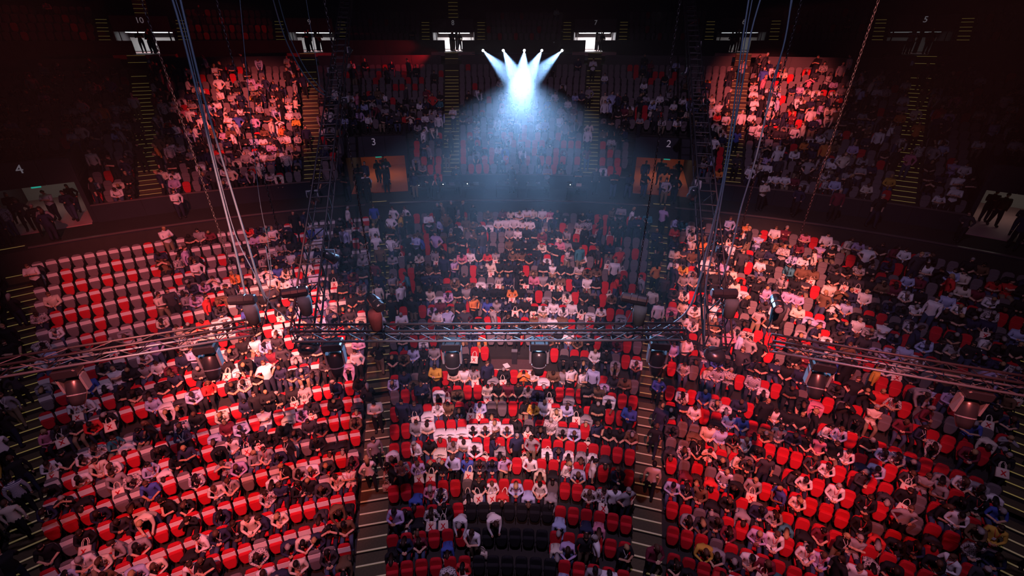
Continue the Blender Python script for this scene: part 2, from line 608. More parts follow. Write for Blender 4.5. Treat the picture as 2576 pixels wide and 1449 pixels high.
LAMP_D = {'10': 2.5, '9': 2.4, '8': 10, '7': 13, '6': 0.6, '5': 0.1}
for phi, num in zip(AIS_U, ['10', '9', '8', '7', '6', '5']):
    entrance_high(phi, num, mat('concourse_lamp_%s' % num, (1, 1, 1), 0.5, emit=(0.85, 0.95, 1.0), strength=LAMP_D[num]))


# ------------------------------------------------------------------ aisle stairs
def aisle(phi, runs, width, label, nose, R0=None):
    root = tag(link('aisle_stairs', None, loc=pol(runs[0][0], phi, runs[0][1]), rz=-phi * DEG), label, 'stairs', 'aisle stairs')
    base = Vector(root.location)
    me_cache = {}
    nw = 0.05 if nose is M_NOSE else 0.035
    inv = Matrix.Rotation(phi * DEG, 4, 'Z')
    for R, z, depth, hgt in runs:
        p = inv @ (pol(R, phi, z) - base)
        key = (round(depth, 3), round(hgt, 3))
        if key not in me_cache:
            s = MB().box((0, 0, -hgt / 2), (width, depth, hgt)).mesh('step', M_STEP)
            n = MB().box((0, -depth / 2 + 0.02, 0.008), (width - 0.04, nw, 0.024)).mesh('nosing', nose)
            me_cache[key] = (s, n)
        s, n = me_cache[key]
        so = link('step', s, root, p)
        link('nosing', n, so)
    return root


def runs_of(tier, tread, rise):
    out = []
    for R, z in ROWS[tier]:
        f = 0.68 if tier in 'AB' else 0.6
        out.append((R - f - tread * 0.25, z - rise / 2 + 0.012, tread / 2, 0.2))
        out.append((R - f + tread * 0.25, z + 0.012, tread / 2, 0.2))
    out.sort()
    return out


sides = {-3: 'far left', -1: 'left', 1: 'right', 3: 'far right'}
for k, phi in zip((-3, -1, 1, 3), AIS_L):
    aisle(phi, runs_of('A', 0.9, 0.205), 1.06, '%s aisle stairs below the low dark wall' % sides[k], M_NOSE)
    rb = runs_of('B', 0.9, 0.335)
    top = ROWS['B'][-1]
    for q in range(4):
        rb.append((top[0] + 0.22 + 0.12 + q * 0.3, top[1] + (Z_PLAT - top[1]) / 4 * (q + 1), 0.3, 0.4))
    aisle(phi, rb, 1.06, '%s aisle stairs from the low wall up to its entrance' % sides[k], M_NOSEC)
names_u = ['below entrance %s' % n for n in ('ten', 'nine', 'eight', 'seven', 'six', 'five')]
for phi, nm in zip(AIS_U, names_u):
    rc = runs_of('C', 0.8, 0.437)[1:]
    R, z = ROWS['C'][-1]
    for q in range(4):
        rc.append((R + 0.2 + 0.15 + q * 0.4, z + (Z_HF - z) / 4 * (q + 1), 0.4, 0.4))
    aisle(phi, rc, 1.15, 'upper balcony aisle stairs with yellow lit edges %s' % nm, M_NOSEC)
for phi, nm in zip(AIS_U, names_u):
    for s in (-1, 1):
        p2 = phi + s * math.degrees(2.75 / 63.5)
        rd = []
        for R, z in ROWS['D']:
            rd.append((R - 0.75, z - 0.25, 0.4, 0.3))
            rd.append((R - 0.35, z + 0.012, 0.4, 0.3))
        aisle(p2, rd, 0.8, 'short lit stairs on the %s side of the lintel, %s' % ('left' if s < 0 else 'right', nm.replace('below', 'at')), M_NOSEC)


for phi, nm in ((AIS_U[0], 'entrance ten'), (AIS_U[2], 'entrance eight')):
    zs = level(66.4, 44, phi)
    aisle(phi, [(66.4 + 0.28 * q, zs + 0.34 * q, 0.28, 0.34) for q in range(12)], 1.0, 'narrow lit stairs climbing into the dark above %s' % nm, M_NOSEC)


# ------------------------------------------------------------------ seats
def mirror(half):
    return half + [(-x, z) for x, z in reversed(half) if x > 1e-6]


BACK = mirror([(0.13, 0.40), (0.20, 0.46), (0.228, 0.60), (0.232, 0.74), (0.215, 0.84), (0.17, 0.905), (0.09, 0.93)])
PAN = mirror([(0.10, 0.28), (0.155, 0.34), (0.20, 0.45), (0.222, 0.58), (0.22, 0.66), (0.19, 0.69)])
COV = mirror([(0.227, 0.64), (0.226, 0.845)])
PAND = mirror([(0.20, -0.21), (0.22, -0.10), (0.22, 0.10), (0.19, 0.20)])
BACK, PAN, COV, PAND = [[(x * 0.88, z) for x, z in q] for q in (BACK, PAN, COV, PAND)]
TILT, ZR = 0.17, 0.40
RX = Matrix.Rotation(math.pi / 2, 4, 'X')


def seat_parts(detail, down, cover, arms=True):
    """name -> MB; local frame: faces -y, back at +y, floor z = 0"""
    out = {}
    sk = 1 if detail else 2
    bk = BACK if detail else mirror([(0.13, 0.40), (0.202, 0.55), (0.205, 0.80), (0.17, 0.885), (0.09, 0.93)])
    pn = PAN if detail else mirror([(0.10, 0.29), (0.185, 0.46), (0.195, 0.68)])
    out['backrest'] = MB().panel(bk, 0.0, 0.07, 0.018 if detail else 0.0, 0.86, TILT, ZR)
    if down:
        Md = Matrix.Translation((0, -0.20, 0.46)) @ Matrix.Rotation(-math.pi / 2, 4, 'X')
        out['seat_pan'] = MB().panel(PAND if detail else [PAND[i] for i in (0, 3, 4, 7)], 0.0, 0.07, 0.0, 0.9, 0, 0, 0, Md)
    else:
        out['seat_pan'] = MB().panel(pn, -0.105, 0.085, 0.018 if detail else 0.0, 0.86, TILT, ZR)
    if cover:
        out['headrest_cover'] = MB().panel(COV, -0.028, 0.02, 0.0, 0.9, TILT, ZR)
    if arms:
        m = MB()
        m.box((0.232, -0.10, 0.58), (0.03, 0.28, 0.03))
        m.box((0.232, 0.03, 0.29), (0.025, 0.10, 0.58))
        out['armrest'] = m
    return out


SEAT_MESH = {}


def seat_meshes(down, cover, colour):
    k = (down, cover, colour)
    if k not in SEAT_MESH:
        ms = {}
        for n, m in seat_parts(True, down, cover).items():
            mm = {'headrest_cover': M_COVER, 'armrest': M_PLASTIC}.get(n) or {'red': M_RED, 'grey': M_GREY, 'black': M_BLK}[colour]
            ms[n] = m.mesh(n, mm, False)
        SEAT_MESH[k] = ms
    return SEAT_MESH[k]


SEAT_TRI = {}


def seat_tris(detail, down, cover, arms):
    k = (detail, down, cover, arms)
    if k not in SEAT_TRI:
        b = MB()
        for n, m in seat_parts(detail, down, cover, arms).items():
            b.add(m.v, m.f, {'headrest_cover': 2, 'armrest': 1}.get(n, 0))
        SEAT_TRI[k] = b.tris()
    return SEAT_TRI[k]


# ------------------------------------------------------------------ people: skeletons grown with a Skin modifier
def ik(S, Wt, L1, L2, hint):
    S, Wt = Vector(S), Vector(Wt)
    d = Wt - S
    L = d.length
    if L > (L1 + L2) * 0.98:
        Wt = S + d * ((L1 + L2) * 0.98 / L)
        d = Wt - S
        L = d.length
    a = (L1 * L1 - L2 * L2 + L * L) / (2 * L)
    h = math.sqrt(max(0.0004, L1 * L1 - a * a))
    dn = d.normalized()
    hv = Vector(hint)
    hv = (hv - dn * hv.dot(dn)).normalized()
    return S + dn * a + hv * h, Wt


def pose(seated=True, lean=0.1, bend=0.1, twist=0.0, nod=0.3, turn=0.0, arms='lap', stride=0.0, female=False):
    """vertices, radii, edges with a region tag, head centre and head axes"""
    V, Rr, E = [], [], []

    def v(p, r):
        V.append(Vector(p))
        Rr.append(r)
        return len(V) - 1
    sc = 0.93 if female else 1.0
    wsh = 0.165 if female else 0.19
    if seated:
        P = Vector((0, -0.10, 0.54))
    else:
        P = Vector((0, -0.32, 0.95 * sc))

    def dirn(a):
        return Vector((0, -math.sin(a), math.cos(a)))
    sp = P + dirn(lean) * 0.17 * sc
    ch = sp + dirn(lean + bend * 0.5) * 0.20 * sc
    nb = ch + dirn(lean + bend) * 0.15 * sc
    nk = nb + dirn(lean + bend + nod * 0.4) * 0.075 * sc
    hd = nk + dirn(lean + bend * 0.7 + nod) * 0.115 * sc
    Tz = Matrix.Translation(P) @ Matrix.Rotation(twist, 4, 'Z') @ Matrix.Translation(-P)

    def tw(p):
        return Tz @ Vector(p)
    side = Vector((1, 0, 0))
    iP = v(P, 0.135 if female else 0.13)
    iS = v(tw(sp), 0.115 if female else 0.135)
    iC = v(tw(ch), 0.13 if female else 0.15)
    iU = v(tw(nb - dirn(lean + bend) * 0.055), 0.105 if female else 0.12)
    iN = v(tw(nb), 0.07)
    iK = v(tw(nk), 0.052)
    E += [(iP, iS, 1), (iS, iC, 1), (iC, iU, 1), (iU, iN, 1), (iN, iK, 0)]
    fw = Vector((0, -math.cos(lean + bend), -math.sin(lean + bend)))
    up = dirn(lean + bend)
    hands = []
    for s in (-1, 1):
        sh = nb + side * (s * wsh) - up * 0.05
        if arms == 'lap':
            wt = Vector((s * 0.09, P.y - 0.27, P.z + 0.14))
        elif arms == 'phone':
            wt = nb + fw * 0.28 - up * 0.20 + side * (s * 0.07)
        elif arms == 'knees':
            wt = Vector((s * 0.06, P.y - 0.50, P.z + 0.10))
        elif arms == 'face':
            wt = hd + fw * 0.13 + side * (s * 0.06) - up * 0.06
        elif arms == 'crossed':
            wt = ch + fw * 0.20 - side * (s * 0.10)
        elif arms == 'floor':
            wt = Vector((s * 0.12, nb.y - 0.10, max(0.12, nb.z - 0.52)))
        elif arms == 'bag':
            wt = Vector((s * 0.24, P.y - 0.05, P.z + 0.02)) if s > 0 else nb + fw * 0.25 - up * 0.28 + side * (s * 0.05)
        elif arms == 'hip':
            wt = P + side * (s * 0.20) + Vector((0, -0.05, 0.10))
        else:
            wt = Vector((s * 0.25, P.y - 0.04, P.z - 0.10))
        el, wt = ik(sh, wt, 0.28 * sc, 0.25 * sc, (s * 0.8, 0.35, -0.5))
        hn = wt + (wt - el).normalized() * 0.07
        a = v(tw(sh), 0.068 if female else 0.078)
        b = v(tw(el), 0.046)
        c = v(tw(wt), 0.034)
        d = v(tw(hn), 0.036)
        E += [(iU, a, 1), (a, b, 1), (b, c, 2), (c, d, 0)]
        hands.append((tw(wt), tw(hn), s))
        if seated:
            hp = P + Vector((s * 0.10, -0.03, -0.03))
            kn = Vector((s * (0.11 if female else 0.15), P.y - 0.44, 0.53))
            an = Vector((s * 0.12, P.y - 0.42, 0.10))
            to = an + Vector((s * 0.02, -0.15, -0.05))
        else:
            hp = P + Vector((s * 0.095, 0, -0.05))
            kn = Vector((s * 0.11, P.y - 0.03 - s * stride * 0.5, 0.50 * sc))
            an = Vector((s * 0.11, P.y + 0.02 - s * stride, 0.10))
            to = an + Vector((s * 0.02, -0.15, -0.05))
        e = v(hp, 0.10)
        f = v(kn, 0.068)
        g = v(an, 0.047)
        h = v(to, 0.042)
        E += [(iP, e, 3), (e, f, 3), (f, g, 3), (g, h, 4)]
    hu = (Matrix.Rotation(twist, 3, 'Z') @ dirn(lean + bend * 0.7 + nod)).normalized()
    hf = (Matrix.Rotation(twist + turn, 3, 'Z') @ Vector((0, -math.cos(lean + bend * 0.7 + nod), -math.sin(lean + bend * 0.7 + nod)))).normalized()
    hf = (hf - hu * hf.dot(hu)).normalized()
    chest = dict(nb=tw(nb), ch=tw(ch), up=(Matrix.Rotation(twist, 3, 'Z') @ up), fw=(Matrix.Rotation(twist, 3, 'Z') @ fw))
    return dict(V=V, R=Rr, E=E, head=tw(hd), hu=hu, hf=hf, hands=hands, chest=chest, sc=sc, hem=dirn(lean) if not seated else dirn(lean * 0.5 + 0.25))


def skin_mesh(ps, sub):
    me = bpy.data.meshes.new('skeleton')
    me.from_pydata([tuple(p) for p in ps['V']], [(a, b) for a, b, _ in ps['E']], [])
    o = bpy.data.objects.new('skeleton', me)
    COL.objects.link(o)
    o.modifiers.new('Skin', 'SKIN')
    sv = me.skin_vertices[0].data
    for i, r in enumerate(ps['R']):
        sv[i].radius = (r, r)
        sv[i].use_root = (i == 0)
    if sub:
        s = o.modifiers.new('Subsurf', 'SUBSURF')
        s.levels = sub
        s.render_levels = sub
    dg = bpy.context.evaluated_depsgraph_get()
    ev = o.evaluated_get(dg)
    em = ev.to_mesh()
    vs = [tuple(x.co) for x in em.vertices]
    fs = [tuple(p.vertices) for p in em.polygons]
    ev.to_mesh_clear()
    bpy.data.objects.remove(o)
    bpy.data.meshes.remove(me)
    # region of each face: the tag of the nearest bone
    A = np.array([ps['V'][a] for a, b, t in ps['E']])
    B = np.array([ps['V'][b] for a, b, t in ps['E']])
    tg = np.array([t for a, b, t in ps['E']])
    rr = np.array([max(ps['R'][a], ps['R'][b]) for a, b, t in ps['E']])
    Vn = np.array(vs)
    D = B - A
    L2 = (D * D).sum(1)
    slots = []
    for f in fs:
        c = Vn[list(f)].mean(0)
        t = np.clip(((c - A) * D).sum(1) / L2, 0, 1)
        q = A + D * t[:, None]
        d = np.linalg.norm(c - q, axis=1) - rr * 0.8
        t_ = int(tg[int(d.argmin())])
        ax = (Vector(c) - ps['V'][0]).dot(ps['hem'])
        near = abs(c[0] - ps['V'][0][0]) < 0.24 and (Vector(c) - ps['V'][0]).length < 0.26
        if near and t_ == 1 and ax < -0.03:
            t_ = 3
        elif near and t_ == 3 and ax > 0.0:
            t_ = 1
        slots.append(t_)
    return vs, fs, slots


def head_mesh(mb, ps, nu, nv, slot, detail):
    c, hu, hf = ps['head'], ps['hu'], ps['hf']
    hr = hu.cross(hf) * -1
    rx, ry, rz = 0.078 * ps['sc'], 0.098 * ps['sc'], 0.118 * ps['sc']
    vs, fs = [], []
    for j in range(nv + 1):
        th = math.pi * j / nv
        for i in range(nu):
            ph = 2 * math.pi * i / nu
            x, y, z = math.sin(th) * math.sin(ph), -math.sin(th) * math.cos(ph), math.cos(th)
            k = 1.0 if z > -0.1 else 1.0 + (z + 0.1) * 0.28          # narrower jaw
            px, py, pz = x * rx * k, y * ry * k, z * rz
            if detail and i == 0 and -0.45 < z < 0.05:
                py -= 0.022                                          # nose
            vs.append(c + hr * px - hf * py + hu * pz)
    for j in range(nv):
        for i in range(nu):
            i2 = (i + 1) % nu
            fs.append((j * nu + i, j * nu + i2, (j + 1) * nu + i2, (j + 1) * nu + i))
    mb.add(vs, fs, slot)
    if detail:
        for s in (-1, 1):
            e = c + hr * (s * 0.030) + hf * 0.092 + hu * 0.012
            mb.box(e, (0.022, 0.012, 0.010), 5, Matrix((hr, hf, hu)).transposed())
            ea = c + hr * (s * 0.080) - hf * 0.0 - hu * 0.01
            mb.box(ea, (0.016, 0.035, 0.055), slot, Matrix((hr, hf, hu)).transposed())
        mo = c + hf * 0.090 - hu * 0.060
        mb.box(mo, (0.04, 0.010, 0.009), 5, Matrix((hr, hf, hu)).transposed())


def hair_mesh(ps, style, nu, nv):
    """a cap over the skull; style 1 reaches the collar, 2 falls to the shoulders"""
    mb = MB()
    c, hu, hf = ps['head'], ps['hu'], ps['hf']
    hr = hu.cross(hf) * -1
    s = ps['sc']
    vs, fs = [], []
    for j in range(nv + 1):
        for i in range(nu):
            ph = 2 * math.pi * i / nu
            fr = math.cos(ph)                                        # 1 at the face
            lim = math.pi * (0.30 + 0.34 * (1 - fr) / 2 * 1.0)
            th = lim * j / nv
            x, y, z = math.sin(th) * math.sin(ph), -math.sin(th) * math.cos(ph), math.cos(th)
            g = 1.13 if style else 1.08
            p = c + hr * (x * 0.080 * g * s) - hf * (y * 0.100 * g * s) + hu * (z * 0.120 * g * s)
            if style and j == nv and fr < 0.35:
                dn = 0.10 if style == 1 else 0.22
                p = p - hu * dn * s * min(1, (0.35 - fr) * 1.6) - hf * 0.01
            vs.append(p)
    for j in range(nv):
        for i in range(nu):
            i2 = (i + 1) % nu
            fs.append((j * nu + i, j * nu + i2, (j + 1) * nu + i2, (j + 1) * nu + i))
    fs.append(tuple(nv * nu + i for i in range(nu)))
    mb.add(vs, fs)
    return mb


def fingers(mb, ps):
    for wt, hn, s in ps['hands']:
        d = (hn - wt).normalized()
        a = d.cross(Vector((0, 0, 1)))
        a = a.normalized() if a.length > 0.1 else Vector((1, 0, 0))
        n = a.cross(d)
        for k, ln in enumerate((0.062, 0.072, 0.068, 0.052)):
            b = hn + a * (k - 1.5) * 0.019
            mb.tube([b - d * 0.02, b + d * ln * 0.55 - n * 0.006, b + d * ln * 0.8 - n * 0.03], [0.0095, 0.009, 0.006], 4, 0)
        b = wt + a * (-s * 0.03) + d * 0.015
        mb.tube([b, b + a * (-s * 0.02) + d * 0.035, b + a * (-s * 0.012) + d * 0.06 - n * 0.01], [0.011, 0.010, 0.007], 4, 0)


def lanyard_mesh(ps):
    c = ps['chest']
    mb = MB()
    up, fw = c['up'], c['fw']
    sd = up.cross(fw)
    lo = c['ch'] + fw * 0.17 - up * 0.06
    for s in (-1, 1):
        hi = c['nb'] + sd * (s * 0.075) + fw * 0.05 + up * 0.02
        mid = c['ch'] + fw * 0.165 + up * 0.05 + sd * (s * 0.04)
        mb.tube([hi, mid, lo], 0.008, 4, 0)
    mb.box(lo - up * 0.06 + fw * 0.006, (0.075, 0.008, 0.11), 1, Matrix((sd, fw, up)).transposed())
    return mb


POSES = {}


def reg(name, words, standing, **kw):
    POSES[name] = dict(words=words, standing=standing, kw=kw)


reg('sit', 'sitting upright', False, lean=0.02, bend=0.12, nod=0.35, arms='lap')
reg('sitf', 'sitting upright', False, lean=0.05, bend=0.15, nod=0.45, arms='lap', female=True)
reg('phone', 'holding phone', False, lean=0.10, bend=0.22, nod=0.65, arms='phone')
reg('phonef', 'holding phone', False, lean=0.12, bend=0.25, nod=0.7, arms='phone', female=True)
reg('knees', 'leaning forward', False, lean=0.45, bend=0.35, nod=0.35, arms='knees')
reg('kneesf', 'leaning forward', False, lean=0.40, bend=0.40, nod=0.45, arms='knees', female=True)
reg('bow', 'bowing down', False, lean=0.95, bend=0.45, nod=0.3, arms='floor')
reg('bowf', 'bowing down', False, lean=0.85, bend=0.5, nod=0.3, arms='floor', female=True)
reg('face', 'covering face', False, lean=0.15, bend=0.2, nod=0.35, arms='face', female=True)
reg('cross', 'folding arms', False, lean=-0.03, bend=0.08, nod=0.2, arms='crossed', turn=0.4)
reg('twl', 'turning leftwards', False, lean=0.12, bend=0.15, nod=0.3, twist=-0.8, turn=-0.3, arms='lap')
reg('twrf', 'turning rightwards', False, lean=0.12, bend=0.15, nod=0.3, twist=0.8, turn=0.3, arms='lap', female=True)
reg('st', 'standing still', True, seated=False, lean=0.02, bend=0.03, nod=0.15, arms='down')
reg('stf', 'standing still', True, seated=False, lean=0.02, bend=0.05, nod=0.3, arms='bag', female=True)
reg('stph', 'standing reading', True, seated=False, lean=0.0, bend=0.1, nod=0.5, arms='phone')
reg('stwalk', 'stepping along', True, seated=False, lean=0.10, bend=0.05, nod=0.1, arms='down', stride=0.16)
reg('stwalkf', 'stepping along', True, seated=False, lean=0.10, bend=0.05, nod=0.2, arms='bag', stride=0.14, female=True)
reg('stbend', 'stooping over', True, seated=False, lean=0.75, bend=0.4, nod=0.1, arms='floor')
reg('sthip', 'standing akimbo', True, seated=False, lean=-0.02, bend=0.05, nod=0.1, arms='hip')

TPL = {}
BODY_SLOTS = 6            # skin, shirt, sleeve, trousers, shoes, eye
for nm, d in POSES.items():
    ps = pose(**d['kw'])
    fem = d['kw'].get('female', False)
    hi = MB()
    vs, fs, sl = skin_mesh(ps, 1)
    hi.v, hi.f, hi.m = list(vs), list(fs), list(sl)
    head_mesh(hi, ps, 12, 8, 0, True)
    fingers(hi, ps)
    me = hi.mesh('person_' + nm, [SKIN[0], SHIRT['white'], SHIRT['white'], PANTS[0], M_SHOE, M_EYE], True)
    lo = MB()
    vs, fs, sl = skin_mesh(ps, 0)
    lo.v, lo.f, lo.m = list(vs), list(fs), list(sl)
    head_mesh(lo, ps, 8, 6, 0, False)
    hs = {}
    for style in (0, 1, 2):
        hm = hair_mesh(ps, style, 12, 4).mesh('hair_%s%d' % (nm, style), HAIR[0], True)
        hl = hair_mesh(ps, style, 8, 3)
        b = MB()
        b.v, b.f, b.m = list(lo.v), list(lo.f), list(lo.m)
        b.add(hl.v, hl.f, 6)
        hs[style] = (hm, b.tris())
    ln = lanyard_mesh(ps).mesh('lanyard_' + nm, [M_LANY, M_BADGE])
    lnw = lanyard_mesh(ps).mesh('lanyard_w' + nm, [M_BADGE, M_BADGE])
    TPL[nm] = dict(body=me, hair=hs, lany=(ln, lnw), female=fem, ps=ps, **d)

SEATED = [('sit', 14), ('sitf', 12), ('phone', 10), ('phonef', 10), ('knees', 12), ('kneesf', 10), ('bow', 9), ('bowf', 7),
          ('face', 2), ('cross', 4), ('twl', 4), ('twrf', 5)]
STAND = [('st', 5), ('stf', 5), ('stph', 3), ('stwalk', 4), ('stwalkf', 4), ('stbend', 4), ('sthip', 2)]
rng = random.Random(11)


def pick(ws):
    t = rng.random() * sum(w for _, w in ws)
    for n, w in ws:
        t -= w
        if t <= 0:
            return n
    return ws[-1][0]


ORD = ['', 'first', 'second', 'third', 'fourth', 'fifth', 'sixth', 'seventh', 'eighth', 'ninth', 'tenth', 'eleventh', 'twelfth',
       'thirteenth', 'fourteenth', 'fifteenth', 'sixteenth', 'seventeenth', 'eighteenth', 'nineteenth', 'twentieth']
ORD += ['twenty-' + o for o in ORD[1:10]] + ['thirtieth'] + ['thirty-' + o for o in ORD[1:10]] + ['fortieth'] + ['forty-' + o for o in ORD[1:10]] + ['fiftieth'] * 40

SEATS, PEOPLE, BAGS = [], [], []


def person(pos, rz, tpl=None, shirt=None, where='', hairc=None, short=None, wear=None):
    if tpl is None:
        tpl = pick(SEATED)
    if shirt is None:
        shirt = pick(SHIRT_W)
    fem = TPL[tpl]['female']
    style = (2 if rng.random() < 0.6 else 1) if fem else 0
    if hairc is None:
        hairc = rng.choices(range(5), [24, 30, 22, 12, 12])[0]
    if short is None:
        short = rng.random() < (0.5 if shirt in ('white', 'black', 'red', 'grey', 'blue') else 0.2)
    p = dict(pos=Vector(pos), rz=rz, tpl=tpl, shirt=shirt, style=style, hair=hairc, skin=rng.choices((0, 1, 2), [66, 26, 8])[0],
             pants=rng.choices((0, 1, 2, 3), [50, 25, 17, 8])[0], short=short, lany=rng.random(), where=where, s=rng.uniform(1.0, 1.10))
    PEOPLE.append(p)
    return p


def bag(pos, rz, tilt, where):
    BAGS.append(dict(pos=Vector(pos), rz=rz, tilt=tilt, where=where))


def sectors(tier, R):
    ais, half = (AIS_L, 0.56) if tier in 'AB' else (AIS_U, 0.62)
    if tier == 'D':
        half = 3.3
    return spans(ais, R, half)


def occupancy(tier, k, phi, px, py):
    """share of taken seats and share of people standing"""
    if tier == 'A':
        if abs(phi) < SEC:
            return (0.74, 0.10) if k < 6 else (0.62, 0.10)
        return (0.74, 0.09) if phi < 0 else (0.78, 0.09)
    if tier == 'B':
        if abs(phi) < SEC:
            return 0.78, 0.20
        if phi < 0:
            return (0.2 if phi < -30 and k > 4 else 0.45 if phi < -24 and k >= 8 else 0.80), 0.12
        return 0.84, 0.14
    if tier == 'C':
        a = abs(phi)
        if a < SEC / 2:
            return (0.20, 0.4) if k < 4 else ((0.55, 0.4) if k < 10 else (0.06, 0.2))
        if a < 1.5 * SEC:
            return (0.35, 0.5) if k < 4 else ((0.80, 0.3) if k < 10 else (0.12, 0.5))
        if a < 2.5 * SEC:
            return 0.72 if k < 12 else 0.45, 0.35
        return 0.45, 0.25
    return 0.02, 0.3


def seat_colour(tier, k, phi):
    r = rng.random()
    if tier == 'A':
        pr = 0.90 if abs(phi) < SEC else (0.78 if phi < 0 else 0.86)
    elif tier == 'B':
        if abs(phi) < SEC:
            pr = 0.30 + 0.06 * max(0, 8 - k)
        else:
            pr = (0.85 - 0.065 * k) if phi < 0 else 0.42 if k > 6 else 0.62
    elif tier == 'C':
        pr = (0.5 if k < 5 else 0.08) if abs(phi) < 1.5 * SEC else 0.14
    else:
        pr = 0.12
    return 'red' if r < pr else 'grey'


BLOCKN = {0: 'far left block', 1: 'left block', 2: 'centre block', 3: 'right block', 4: 'far right block'}
